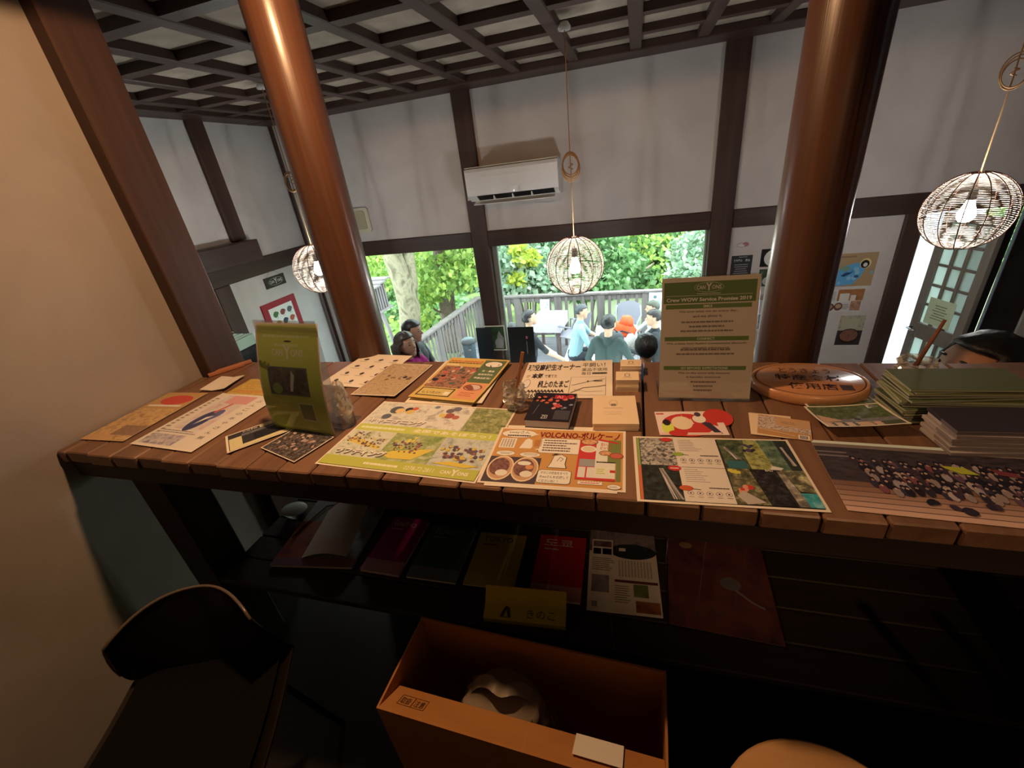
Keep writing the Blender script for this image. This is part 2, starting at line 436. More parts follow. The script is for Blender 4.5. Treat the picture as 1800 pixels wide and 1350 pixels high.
# upper level: plaster wall on the left, rear walls, floors
w_left = struct(MB().box((-1.70, -1.7, 0), (-1.58, 1.10, ZC), PL_LEFT).build('wall_left'), 'warm lit plaster wall at the left end of the counter')
struct(beam(None, (-1.70, 1.10, FL), (-1.53, 1.255, ZC), W_DARK, 'trim_1', .004), 'massive dark square timber post at the end of the left plaster wall')
struct(MB().box((-1.70, -1.72, 0), (XR, -1.6, ZC), PL_LEFT).build('wall_rear'))
struct(MB().box((-1.70, -1.7, -.06), (XR, 1.34, 0), W_FLOOR).build('floor'), 'dark floor of the upper level')
struct(MB().box((-1.70, 1.30, FL), (XR, 1.34, -.06), W_BLACK).build('trim_2'), 'dark riser under the raised floor')
struct(MB().box((XL, 1.34, FL-.06), (XR, D, FL), W_FLOOR).build('floor_lower'), 'dark floor of the lower room')
struct(MB().box((XL-.12, 1.23, FL), (-1.70, 1.35, ZC), PL_SIDE).build('wall_left_return'))

# coffered ceiling: boards, then beams both ways
ceil = struct(MB().box((XL-.12, -1.7, ZC+.012), (XR+.08, D+.12, ZC+.06), W_DARKX).build('ceiling'), 'dark coffered ceiling with pale boards')
SP = .425; BW = .075
XS = [-1.29+SP*k for k in range(-5, 11)]; YS = [2.07+SP*k for k in range(-8, 5)]
XS = [x for x in XS if XL+.3 < x < XR-.05]; YS = [y for y in YS if -1.6 < y < D-.3]
pm = MB().box((-SP/2+.004, -SP/2+.004, 0), (SP/2-.004, SP/2-.004, .01), PANEL).mesh('ceiling_panel')
for x in [XS[0]-SP]+XS:
    for y in YS:
        if y < 1.0 and x < -1.9: continue
        place('ceiling_panel', pm, ceil, (x+SP/2, y+SP/2, ZC))
y0, y1 = -1.6, D-.27
for x in XS:
    lo = 1.36 if x < -1.72 else y0
    beam(ceil, (x-BW/2, lo, ZB), (x+BW/2, y1, ZC+.008), W_DARKY, 'ceiling_beam', .005)
xsb = MB()
for y in YS:      # cross pieces notched between the long beams
    for a, b in zip(XS, XS[1:]):
        if y < 1.36 and a < -1.72: continue
        o = beam(ceil, (a+BW/2, y-BW/2, ZB+.004), (b-BW/2, y+BW/2, ZC+.008), W_DARKX, 'ceiling_cross_beam', 0)
for x0_, x1_ in ((XL+.22, XS[0]-BW/2), (XS[-1]+BW/2, XR)):
    for y in YS:
        if y < 1.4 and x0_ < -1.7: continue
        if x1_-x0_ > .03: beam(ceil, (x0_, y-BW/2, ZB+.004), (x1_, y+BW/2, ZC+.008), W_DARKX, 'ceiling_cross_beam', 0)

# two log columns behind the counter
def log_column(name, label, x, y, r, crack=None, lean=0):
    t = thing(name, label, 'column', (x, y, FL), 0, 'round log columns behind the counter')
    rn = random.Random(int(x*100)); H = ZB-FL
    mb = MB(); n = 40; L = 24; vs = []
    ph = [rn.uniform(0, 6) for _ in range(4)]
    for i in range(L+1):
        z = H*i/L
        for k in range(n):
            a = 2*math.pi*k/n
            rr = r*(1.0-.03*(i/L-.5)+.012*math.sin(3*a+ph[0]+z)+.008*math.sin(5*a+ph[1]-z*2)+.01*math.sin(z*3+ph[2]))
            if crack is not None:
                d = (a-crack-.05*math.sin(z*4)+math.pi) % (2*math.pi)-math.pi
                if abs(d) < .06 and z > 1.55: rr *= .955
            vs.append((math.cos(a)*rr+lean*z, math.sin(a)*rr, z))
    fs = [(i*n+k, i*n+(k+1) % n, (i+1)*n+(k+1) % n, (i+1)*n+k) for i in range(L) for k in range(n)]
    mb.add(vs, fs, W_LOG, True); mb.build('log', t)
    if crack is not None:
        dk = flat(rgb(40, 16, 10), .8, 0, .2, 'crack'); q = MB()
        pts = [(math.cos(crack+.05*math.sin(z*4))*r*.965+lean*z, math.sin(crack+.05*math.sin(z*4))*r*.965, z) for z in [1.75+.08*i for i in range(15)]]
        q.tube(pts, [.0005+.0025*math.sin(math.pi*min(1, (i+2)/8)) for i in range(15)], dk, 5); q.build('crack', t)
    return t
log_column('log_column', 'slimmer varnished log column left, beside the green leaflet stand', -.995, 1.335, .079)
log_column('log_column', 'thick varnished log column right, with a long vertical crack', .447, 1.35, .083, crack=math.radians(-70))

# ------------------------------------------------------------------ counter
CT = .95
YF, YB = .62, 1.235
cnt = thing('counter', 'long plank topped wooden counter covered with flyers', 'counter', (0, 0, 0))
PW = .0925; x = -1.578; i = 0
edges = [.1203+PW*k for k in range(-19, 19)]
rn = random.Random(3)
prev = -1.578
for e in edges:
    if e - prev < .02: continue
    g = .0035 if abs(e-.028) > .01 else .008
    hi = e-g/2; lo = prev+(.0035/2)
    yb = YB+rn.uniform(-.004, .004) if hi > -1.5 else 1.095
    yf = YF+rn.uniform(-.004, .004)
    c = ((lo+hi)/2, (yf+yb)/2, CT-.018)
    MB().box((-(hi-lo)/2, -(yb-yf)/2, -.018), ((hi-lo)/2, (yb-yf)/2, .018+rn.uniform(-.0006, 0)), W_PLANK, .003).build('plank', cnt, c)
    prev = e
XE = prev
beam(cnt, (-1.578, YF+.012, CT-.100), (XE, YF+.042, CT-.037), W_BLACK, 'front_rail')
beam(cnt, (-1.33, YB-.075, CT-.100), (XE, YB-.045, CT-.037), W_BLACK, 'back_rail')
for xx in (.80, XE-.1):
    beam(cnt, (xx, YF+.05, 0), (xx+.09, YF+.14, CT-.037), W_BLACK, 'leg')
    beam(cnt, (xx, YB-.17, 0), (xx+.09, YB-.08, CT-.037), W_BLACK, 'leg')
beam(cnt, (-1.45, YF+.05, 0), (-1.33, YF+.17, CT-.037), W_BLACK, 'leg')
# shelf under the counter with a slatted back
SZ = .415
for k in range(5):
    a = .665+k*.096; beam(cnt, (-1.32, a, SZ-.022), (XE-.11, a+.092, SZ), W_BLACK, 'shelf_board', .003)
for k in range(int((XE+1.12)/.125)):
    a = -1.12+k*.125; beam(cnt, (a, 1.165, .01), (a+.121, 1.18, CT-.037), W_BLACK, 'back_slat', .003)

# ------------------------------------------------------------------ lamps
def point(name, loc, wt, col, r, parent=None):
    l = bpy.data.lights.new(name, 'POINT'); l.energy = wt; l.color = col; l.shadow_soft_size = r
    o = bpy.data.objects.new(name, l); COL.objects.link(o); o.location = loc
    if parent: o.parent = parent
    return o
WICK = wood('wicker', rgb(160, 146, 130), rgb(206, 192, 176), 'Z', 40, 1, .6, .1)
RIBM = flat(rgb(96, 66, 50), .6, 0, .3, 'wicker_rib')
CORD = flat(rgb(176, 138, 92), .7, 0, .3, 'cord')
BULB = flat((1, .97, .92), .4, 0, .3, 'lit_bulb', 30)
WHITEP = flat(rgb(226, 226, 224), .35, 0, .45, 'white_plastic')
def pendant(label, x, y, zc, coil_z, coil_r, ztop, r=.178, seed=1, power=PENDANT_W, group='wicker pendant lamps', loops=5):
    t = thing('pendant_lamp', label, 'lamp', (x, y, zc), 0, group)
    rn = random.Random(seed); n = 40
    sh = MB(); rows = 62
    for i in range(1, rows):
        a = math.pi*i/rows; rr = math.sin(a)*r; z = math.cos(a)*r
        if rr < .03: continue
        pts = []
        ph = rn.uniform(0, 6)
        for k in range(n):
            b = 2*math.pi*k/n; w_ = rr*(1+.006*math.sin(b*7+ph)); pts.append((math.cos(b)*w_, math.sin(b)*w_, z+rn.uniform(-.0009, .0009)))
        if i > 3 and rn.random() < .12:      # a broken strand
            k0 = rn.randrange(n); cut = rn.randrange(3, 9); pts = [pts[(k0+j) % n] for j in range(n-cut)]
            sh.tube(pts, .0017, WICK, 3)
        else: sh.tube(pts, .0017, WICK, 3, True)
    shade = sh.build('wicker_shade', t)
    for k in range(14):
        b = 2*math.pi*k/14+.1
        MB().tube([(math.cos(b)*math.sin(a)*(r+.002), math.sin(b)*math.sin(a)*(r+.002), math.cos(a)*(r+.002)) for a in [math.pi*(j+.6)/20.2 for j in range(20)]], .0024, RIBM, 4).build('rib', shade)
    MB().tube([(math.cos(2*math.pi*k/24)*.036, math.sin(2*math.pi*k/24)*.036, r*.982) for k in range(24)], .004, RIBM, 5, True).build('collar_ring', t)
    MB().cyl((0, 0, .055), (0, 0, .11), .019, .016, BLACKP, 14).build('socket', t)
    MB().lathe([(.001, -.052), (.022, -.046), (.034, -.028), (.036, -.012), (.03, .01), (.02, .035), (.015, .055)], BULB, 20).build('bulb', t)
    top = ztop-zc; cz = coil_z-zc
    MB().tube([(0, 0, .11), (.001, 0, cz-.02), (-.001, .001, cz+.05), (0, 0, top)], .0028, CORD, 6).build('cord', t)
    q = MB()
    for j in range(loops):
        ax = rn.uniform(-.5, .5); sc = rn.uniform(.8, 1.05); oz = rn.uniform(-.012, .012)
        q.tube([(math.cos(b)*coil_r*sc*math.cos(ax), math.cos(b)*coil_r*sc*math.sin(ax)+.004*j-.01, cz+oz+math.sin(b)*coil_r*1.25*sc) for b in [2*math.pi*k/22 for k in range(22)]], .0028, CORD, 5, True)
    q.tube([(math.cos(b)*.012, math.sin(b)*.012, cz-coil_r*.3+b*.004) for b in [k*.6 for k in range(14)]], .0028, CORD, 5)
    q.build('cord_coil', t)
    MB().lathe([(.001, 0), (.03, 0), (.034, .012), (.02, .034), (.001, .036)], WHITEP, 20, (0, 0, top-.036)).build('ceiling_rose', t)
    point('bulb_light', (0, 0, -.01), power, (1, .97, .94), .04, t)
    return t
PC = py(1011, 467, 2.75); PR = py(1700, 372, 2.75); PLF = py(560, 472, 2.8)
kz = py(1006, 292, 2.75).z; kr = py(1772, 128, 2.75).z
pendant('round wicker globe lamp hanging in front of the big window', PC.x, 2.75, PC.z, kz, .055, ZB+.005, seed=1)
pendant('flattened looking wicker globe lamp hanging by the lattice door at the right', PR.x, 2.75, PR.z, kr, .05, ZC-.001, seed=2, loops=3)
pendant('wicker globe lamp half hidden behind the left log column', PLF.x, 2.8, PLF.z, PLF.z+.6, .05, ZC-.001, seed=3)

def warm_spot(x, y, label, k=1.0, cone=178, blend=.03, aim=None):
    t = thing('ceiling_spotlight', label, 'lamp', (x, y, ZC), 0, 'ceiling spotlights over the counter')
    MB().lathe([(.045, -.002), (.045, -.02), (.012, -.024), (.012, -.05)], BLACKP, 20).build('base', t)
    MB().lathe([(.014, -.05), (.04, -.06), (.044, -.11), (.042, -.11), (.036, -.064), (.012, -.056)], BLACKP, 24).build('lamp_shade', t)
    MB().ball((0, 0, -.098), (.028, .028, .02), flat((1, .62, .3), .4, 0, .3, 'warm_bulb', 12)).build('bulb', t)
    l = bpy.data.lights.new('bulb_light', 'SPOT'); l.energy = WARM_W*k; l.color = (1.0, .55, .26); l.shadow_soft_size = .035; l.spot_size = math.radians(cone); l.spot_blend = blend
    o = bpy.data.objects.new('bulb_light', l); COL.objects.link(o); o.parent = t; o.location = (0, 0, -.125)
    if aim: o.rotation_euler = (Vector(aim)-Vector((x, y, ZC-.125))).to_track_quat('-Z', 'Y').to_euler()
    return t
warm_spot(-.64, .87, 'black ceiling spotlight shining warm light on the left half of the counter')
warm_spot(.75, -.55, 'black ceiling spotlight behind the viewer', .55, 44, .6, (.42, .98, CT+.1))

# ------------------------------------------------------------------ air conditioner and wall plate
a = thing('air_conditioner', 'white wall mounted air conditioner beside the post', 'air conditioner', (-.995, D-.036, 1.30), 0)
AW = .392
prof = [(0, .265), (-.165, .265), (-.195, .257), (-.21, .235), (-.215, .19), (-.213, .10), (-.2, .052), (-.125, .006), (-.06, 0), (0, 0)]
mb = MB()
for sx in (-AW, AW): pass
vs = [(-AW, y, z) for y, z in prof]+[(AW, y, z) for y, z in prof]; n = len(prof)
mb.add(vs, [tuple(range(n)), tuple(range(n, 2*n))[::-1]]+[(k, n+k, n+(k+1) % n, (k+1) % n) for k in range(n)], WHITEP, False)
mb.build('body', a)
MB().box((-AW-.004, -.206, .02), (-AW, -.004, .258), WHITEP, .002).build('end_cap', a)
MB().box((AW, -.206, .02), (AW+.004, -.004, .258), WHITEP, .002).build('end_cap', a)
DKV = flat(rgb(26, 30, 34), .6, 0, .3, 'vent_dark')
MB().add([(-AW*.8, -.2005, .0505), (AW*.9, -.2005, .0505), (AW*.9, -.135, .0105), (-AW*.8, -.135, .0105)], [(0, 3, 2, 1)], DKV).build('outlet', a)
for k in (-.42, .0, .42): MB().box((AW*k-.004, -.19, .012), (AW*k+.004, -.14, .042), WHITEP).build('vane', a)
MB().add([(-AW*.9, -.19, -.022), (AW*.9, -.19, -.022), (AW*.9, -.13, -.002), (-AW*.9, -.13, -.002), (-AW*.9, -.19, -.017), (AW*.9, -.19, -.017), (AW*.9, -.128, .004), (-AW*.9, -.128, .004)], [(0, 1, 2, 3), (7, 6, 5, 4), (0, 4, 5, 1), (3, 2, 6, 7), (0, 3, 7, 4), (1, 5, 6, 2)], WHITEP).build('flap', a)
MB().box((-AW, -.2, .266), (AW, -.02, .272), flat(rgb(206, 196, 176), .6)).build('top_grille', a)
MB().box((.018, -.2125, .062), (.023, -.2115, .066), flat((.8, 1, .9), .4, 0, .3, 'indicator', 4)).build('indicator_light', a)
v = thing('vent_cover', 'square beige vent cover on the plaster left of the post', 'vent cover', (-2.655, D, 1.24))
def rrect(x0, y0, x1, y1, r, n=5):
    out = []
    for cx, cy, s0 in ((x1-r, y1-r, 0), (x0+r, y1-r, 90), (x0+r, y0+r, 180), (x1-r, y0+r, 270)):
        for k in range(n+1): t = math.radians(s0+90*k/n); out.append((cx+math.cos(t)*r, cy+math.sin(t)*r))
    return out
VC = flat(rgb(206, 198, 178), .55, 0, .3, 'aged_plastic'); VC2 = flat(rgb(176, 168, 140), .7, 0, .3, 'aged_grille')
MB().prism(rrect(-.125, -.115, .125, .115, .03), 0, .022, VC).build('frame', v, (0, 0, 0), (math.pi/2, 0, 0))
MB().prism(rrect(-.085, -.085, .085, .085, .02), .021, .03, VC2).build('grille', v, (0, 0, 0), (math.pi/2, 0, 0))

# ------------------------------------------------------------------ printed matter on the counter
def WA(r, g, b):      # ink colour as it reads under the warm lamp, turned back into its own colour
    c = rgb(r, g, b); p = rgb(222, 182, 138)
    return tuple(min(.9, .84*c[i]/p[i]) for i in range(3))
def wf(r, g, b, rough=.55): return flat(WA(r, g, b), rough, 0, .3, 'ink')
def wp(cols, scale=30, seed=0, stretch=(1, 1, 1)): return photo([WA(*c) for c in cols], scale*3.2, seed, .45, stretch)
LIFT = [.0006]
def sheet(name, label, cat, bl, br, tl, fn, z=None, th=.0004, paper=None, group=None, curl=None, size=None):
    if z is None: z = CT+LIFT[0]; LIFT[0] += .00025
    A, B, C_ = pz(*bl, z), pz(*br, z), pz(*tl, z)
    w_, h_, a_ = sheet_frame(A, B, C_)
    if size: w_, h_ = size
    t = thing(name, label, cat, A, a_, group)
    mb = MB()
    if curl:
        wr = lambda u, v: (u*w_, v*h_, curl(u, v))
        mb.surf(wr, 12, 12, paper or PAPER, True, th)
        pg = Page(w_, h_, wr)
    else:
        mb.box((0, 0, -th*.5), (w_, h_, th*.5), paper or PAPER); pg = Page(w_, h_)
    mb.build('paper_sheet', t)
    fn(pg); pg.build(t); return t
wht = wf(226, 190, 150); ink = wf(40, 26, 22); oliv = wf(150, 142, 44); oliv2 = wf(172, 158, 60)
redi = wf(190, 48, 34); brn = wf(176, 112, 50); drk = wf(58, 36, 34)

def kayak(p):
    p.rect(.012, .016, .988, .984, wf(176, 158, 116))
    # upper row of three river pictures, a band, lower row of three
    p.rect(.012, .60, .40, .984, wp([(120, 106, 84), (196, 164, 124), (214, 182, 140), (150, 132, 100)], 14, 1))
    p.rect(.40, .60, .72, .984, wp([(200, 168, 128), (216, 182, 140), (140, 118, 88)], 12, 2))
    p.rect(.725, .60, .988, .984, wp([(84, 78, 40), (140, 124, 64), (190, 160, 100)], 24, 3))
    for x, y, r, c in [(.17, .86, .05, (86, 76, 66)), (.2, .85, .035, (214, 160, 90)), (.26, .88, .03, (60, 46, 40)), (.3, .9, .022, (196, 84, 48)), (.14, .74, .035, (96, 84, 74)), (.28, .84, .03, (206, 150, 70)), (.45, .95, .02, (120, 110, 96)),
                       (.56, .9, .03, (110, 84, 74)), (.58, .82, .035, (156, 72, 48)), (.53, .82, .025, (206, 160, 70)), (.6, .94, .03, (110, 92, 84)), (.63, .8, .025, (176, 90, 62))]:
        p.ell(x, y, r, r*1.3, wf(*c), 12)
    p.text('キャニオニング', .046, .622, .07, wf(96, 78, 62), 'L', .42, .04); p.text('キャニオニング', .04, .635, .07, wf(230, 204, 168), 'L', .42, .03)
    p.rect(.012, .5, .988, .60, wf(186, 164, 62))
    p.text('全国であそぼうっ！', .42, .525, .055, wf(226, 206, 130), 'L', .52, .03)
    p.lines(.04, .53, .36, .57, 1, wf(216, 198, 120), .8, 0)
    p.rect(.012, .13, .33, .5, wp([(122, 112, 70), (188, 164, 116), (206, 176, 128), (96, 98, 62)], 13, 4))
    p.rect(.333, .13, .67, .5, wp([(104, 108, 50), (150, 138, 70), (204, 174, 124)], 12, 5))
    p.rect(.673, .13, .988, .5, wp([(128, 122, 92), (196, 170, 130), (168, 150, 112)], 12, 6))
    rk = [wf(108, 64, 52), wf(140, 82, 60), wf(86, 62, 58), wf(196, 150, 60)]
    p.poly([(.04, .33), (.3, .25), (.31, .29), (.06, .4)], wf(206, 158, 62)); p.blobs(.05, .33, .16, .47, 34, rk, (.005, .011), 1); p.blobs(.16, .28, .3, .39, 34, rk, (.005, .010), 2)
    p.poly([(.36, .2), (.42, .16), (.56, .17), (.66, .32), (.6, .31), (.4, .25)], wf(208, 160, 54)); p.blobs(.37, .25, .56, .4, 70, rk, (.005, .011), 3); p.blobs(.44, .38, .52, .48, 5, [wf(206, 168, 70)], (.01, .016), 4)
    p.poly([(.69, .16), (.9, .14), (.97, .17), (.8, .2)], wf(206, 158, 50)); p.blobs(.70, .2, .97, .38, 60, rk+[wf(170, 70, 48), wf(96, 76, 72)], (.008, .016), 5)
    p.text('ラフティング', .05, .148, .075, wf(104, 86, 62), 'L', .34, .045); p.text('ラフティング', .045, .16, .075, wf(232, 208, 176), 'L', .34, .035)
    p.rect(.012, .016, .988, .13, wf(176, 154, 54))
    p.text('0278-72-2811', .56, .05, .045, wf(226, 208, 130), 'L', .18); p.logo(.86, .055, .16, wf(230, 212, 150), False); p.lines(.3, .055, .52, .085, 1, wf(226, 208, 130), .8, 0)
sheet('poster', 'large poster of kayaking and rafting pictures with yellow green bands', 'poster', (553, 815), (835, 850), (667, 705), kayak)

sheet('flyer', 'plain white sheet peeking out under the brown food flyer', 'sheet', (850, 853), (1085, 868), (912, 748), lambda p: p.lines(.05, .93, .3, .97, 1, wf(190, 150, 110), .3))
def volcano(p):
    b = wf(196, 124, 56)
    p.rect(.02, .025, .98, .975, b)
    p.text('VOLCANO-ボルケーノ', .34, .815, .135, wf(120, 24, 26), 'L', .62, .035)
    bub = wf(226, 190, 146)
    p.ell(.17, .88, .145, .085, ink); p.ell(.17, .88, .142, .08, bub); p.poly([(.28, .85), (.34, .875), (.28, .9)], bub)
    p.text('awayさん', .17, .875, .06, ink, 'C', .17); p.lines(.08, .82, .27, .86, 1, ink, .6, 0)
    p.rect(.045, .6, .17, .785, bub)
    for k in range(5): p.lines(.055+k*.022, .615, .068+k*.022, .77, 9, GREY_INK, .6, 0)
    p.poly([(.21, .6), (.3, .6), (.31, .64), (.295, .76), (.26, .79), (.24, .76)], bub)
    p.poly(rrect(.36, .53, .68, .81, .03), ink); p.poly(rrect(.363, .535, .677, .805, .028), bub); p.poly([(.33, .59), (.37, .58), (.37, .61)], bub)
    p.lines(.39, .56, .65, .79, 5, wf(96, 66, 48), .45, .35)
    for k in range(5): p.rect(.32+k*.012, .64, .325+k*.012, .77, wf(160, 84, 34))
    p.rect(.02, .025, .405, .44, wf(74, 52, 44))
    p.ell(.12, .5, .075, .048, ink); p.ell(.12, .5, .073, .044, bub); p.lines(.07, .475, .17, .525, 2, ink, .3, .3, 'C')
    p.ell(.31, .49, .08, .045, ink); p.ell(.31, .49, .078, .041, bub); p.lines(.26, .475, .37, .515, 2, ink, .3, .3, 'C')
    for cx, s0 in ((.125, 1), (.305, 2)):
        p.ell(cx, .25, .098, .2, wf(222, 170, 114)); p.ell(cx, .25, .088, .178, wf(190, 128, 80))
        p.ell(cx-.01, .27, .074, .14, wp([(72, 38, 32), (120, 70, 52), (150, 92, 64)], 40, s0)); p.ell(cx+.02, .17, .045, .05, wf(218, 182, 136))
    p.ell(.29, .34, .05, .035, wf(222, 190, 150)); p.ell(.335, .28, .03, .035, wf(206, 122, 66))
    p.poly([(.46, .29), (.6, .29), (.585, .36), (.59, .47), (.55, .52), (.49, .49), (.48, .38)], ink); p.poly([(.465, .295), (.593, .295), (.58, .36), (.584, .47), (.548, .513), (.494, .485), (.484, .38)], bub)
    p.stroke([(.52, .4), (.54, .47), (.565, .44), (.545, .4)], .0012, ink); p.poly([(.47, .49), (.53, .52), (.5, .53)], ink)
    p.poly(rrect(.405, .05, .64, .255, .03), ink); p.poly(rrect(.408, .055, .637, .25, .028), bub)
    for k, t in enumerate(('ぜひこの機会を食べて', 'おwaさんを応援して', 'くださいね！！')): p.text(t, .425, .19-k*.062, .04, ink, 'L', [.19, .2, .13][k], .008)
    # pizza leaflet pasted at the right
    p.rect(.665, .14, .815, .80, wf(196, 50, 40)); p.rect(.79, .14, .93, .80, wf(218, 184, 140)); p.rect(.875, .42, .965, .81, wf(116, 108, 48)); p.rect(.935, .14, .965, .42, wf(116, 108, 48))
    piz = wp([(150, 62, 36), (206, 130, 70), (222, 172, 112)], 60, 7)
    p.ell(.735, .765, .065, .06, wf(110, 50, 36)); p.ell(.735, .765, .058, .05, piz); p.ell(.735, .635, .058, .06, wf(226, 190, 150)); p.ell(.735, .635, .045, .045, wf(214, 170, 116))
    p.ell(.86, .575, .048, .045, wf(120, 70, 44)); p.ell(.86, .575, .042, .036, piz); p.ell(.935, .535, .05, .05, wf(150, 60, 40)); p.ell(.935, .535, .042, .04, wf(190, 84, 56))
    p.text('おいしい', .862, .7, .06, redi, 'C', .08, .02); p.text('ピッツァ', .862, .635, .055, redi, 'C', .085, .02)
    p.poly([(.79, .8), (.95, .74), (.95, .77), (.8, .83)], redi)
    p.rect(.68, .34, .79, .46, wf(150, 128, 104)); p.rect(.68, .17, .73, .33, wf(216, 180, 140)); p.rect(.74, .17, .79, .33, wf(216, 180, 140))
    p.rect(.8, .22, .87, .33, wf(222, 196, 130)); p.rect(.885, .22, .93, .29, wf(222, 190, 150)); p.rect(.895, .26, .93, .3, redi); p.lines(.8, .4, .93, .44, 1, ink, .5, 0); p.lines(.805, .23, .865, .32, 3, oliv, .3)
    p.rect(.79, .135, .93, .17, redi)
    for k in range(9): p.poly([(.69+k*.018, .07), (.708+k*.018, .07), (.699+k*.018, .13)], bub)
    p.rect(.69, .08, .85, .11, bub); p.lines(.71, .08, .83, .105, 1, redi, .5, 0)
    p.ell(.925, .055, .045, .035, ink); p.ell(.925, .055, .043, .032, bub); p.lines(.895, .04, .955, .07, 2, ink, .3)
sheet('flyer', 'brown restaurant flyer headed VOLCANO with two bowls of food', 'flyer', (838, 848), (1100, 866), (905, 752), volcano)

def cas(p, a, b, w_, n, seed):      # a streaked waterfall
    rn_ = random.Random(seed)
    for k in range(n):
        o1 = rn_.uniform(-.35, .35)*w_; o2 = rn_.uniform(-.8, .8)*w_; m1 = ((a[0]+b[0])/2+(o1+o2)/2+rn_.uniform(-.004, .004), (a[1]+b[1])/2)
        c_ = rn_.choice([(206, 172, 138), (176, 144, 112), (150, 124, 96), (120, 98, 78)])
        p.stroke([(a[0]+o1, a[1]), m1, (b[0]+o2, b[1])], .0016+.0012*rn_.random(), wf(*c_))
def falls(p):
    p.rect(.02, .025, .98, .975, wf(52, 42, 32))
    p.poly([(.022, .025), (.04, .025), (.04, .5), (.022, .52)], wf(196, 90, 44)); p.poly([(.022, .52), (.04, .5), (.04, .975), (.022, .975)], wf(140, 134, 60))
    p.rect(.045, .52, .27, .97, wp([(30, 24, 20), (96, 78, 60), (196, 162, 126), (58, 50, 40)], 34, 1)); p.rect(.045, .03, .27, .51, wp([(16, 14, 12), (44, 40, 28), (64, 62, 44)], 20, 2))
    cas(p, (.11, .66), (.23, .55), .05, 7, 1); cas(p, (.16, .47), (.24, .05), .035, 9, 2)
    pan = wf(212, 172, 130)
    p.rect(.27, .03, .545, .97, pan); p.rect(.27, .495, .545, .503, wf(120, 96, 76))
    for y in (.03, .5):
        p.lines(.3, y+.25, .44, y+.42, 6, wf(150, 118, 92), .3, .35); p.text('canyoning', .3, y+.425, .02, drk, 'L', .08); p.lines(.42, y+.17, .53, y+.2, 1, drk, .5, 0)
        for k in range(5): p.ring(.31+k*.052, y+.11, .018, .026, .0007, drk, 14); p.ell(.31+k*.052, y+.11, .006, .01, drk, 6); p.lines(.295+k*.052, y+.055, .325+k*.052, y+.07, 1, GREY_INK, .4, 0)
    p.ell(.225, .945, .04, .035, redi); p.ell(.245, .475, .04, .04, redi); p.lines(.22, .465, .27, .485, 1, wht, .6, 0)
    p.ell(.285, .7, .035, .03, wf(140, 140, 44)); p.stroke([(.31, .695), (.35, .685)], .0012, drk); p.ell(.29, .2, .04, .035, wf(190, 76, 36)); p.stroke([(.32, .195), (.37, .185)], .0012, drk)
    # picture columns at the right: waterfalls, moss, pools
    p.poly([(.555, .97), (.72, .97), (.755, .5), (.56, .5)], wp([(28, 32, 22), (72, 70, 40), (120, 112, 60)], 22, 3))
    cas(p, (.585, .84), (.65, .645), .022, 7, 3); p.rect(.57, .51, .68, .62, wf(52, 84, 70))
    p.poly([(.72, .97), (.8, .97), (.83, .5), (.7, .5), (.69, .72)], wp([(60, 40, 26), (150, 132, 60), (176, 150, 86)], 26, 4)); p.blobs(.7, .74, .76, .88, 8, [wf(44, 34, 36), wf(70, 54, 60)], (.012, .02), 2)
    p.poly([(.8, .97), (.9, .97), (.92, .5), (.83, .5)], wp([(40, 50, 34), (84, 92, 60), (130, 126, 84)], 18, 5)); p.poly([(.9, .97), (.98, .97), (.98, .5), (.92, .5)], wp([(18, 22, 18), (50, 48, 36), (26, 24, 22)], 24, 6))
    cas(p, (.93, .86), (.955, .57), .014, 6, 4); p.poly([(.82, .56), (.88, .53), (.86, .5), (.8, .5)], wf(206, 176, 136))
    p.poly([(.555, .5), (.68, .5), (.72, .03), (.545, .03)], wp([(34, 28, 20), (96, 80, 46), (170, 140, 84)], 24, 7)); p.blobs(.57, .42, .62, .48, 5, [wf(196, 160, 50)], (.01, .02), 3); p.blobs(.58, .18, .65, .26, 8, [redi, wf(206, 120, 76)], (.01, .022), 4); p.poly([(.56, .13), (.6, .2), (.7, .06), (.6, .03)], wf(176, 142, 108))
    p.poly([(.68, .5), (.83, .5), (.85, .03), (.72, .03)], wp([(14, 12, 10), (40, 32, 26), (72, 56, 42)], 30, 8)); p.text('BALI', .79, .475, .03, wht, 'C', .04)
    p.poly([(.83, .48), (.86, .5), (.92, .03), (.86, .03)], wp([(206, 170, 128), (120, 96, 70), (60, 48, 36)], 16, 9)); p.poly([(.86, .5), (.98, .5), (.98, .2), (.9, .22)], wp([(30, 26, 20), (96, 80, 50), (206, 172, 110)], 14, 10))
    p.poly([(.9, .2), (.98, .2), (.98, .03), (.91, .03)], wp([(44, 104, 90), (72, 136, 118), (170, 176, 146)], 22, 11))
sheet('flyer', 'flyer of dark waterfall and canyon pictures with a cream text panel', 'flyer', (1120, 881), (1462, 901), (1117, 767), falls)

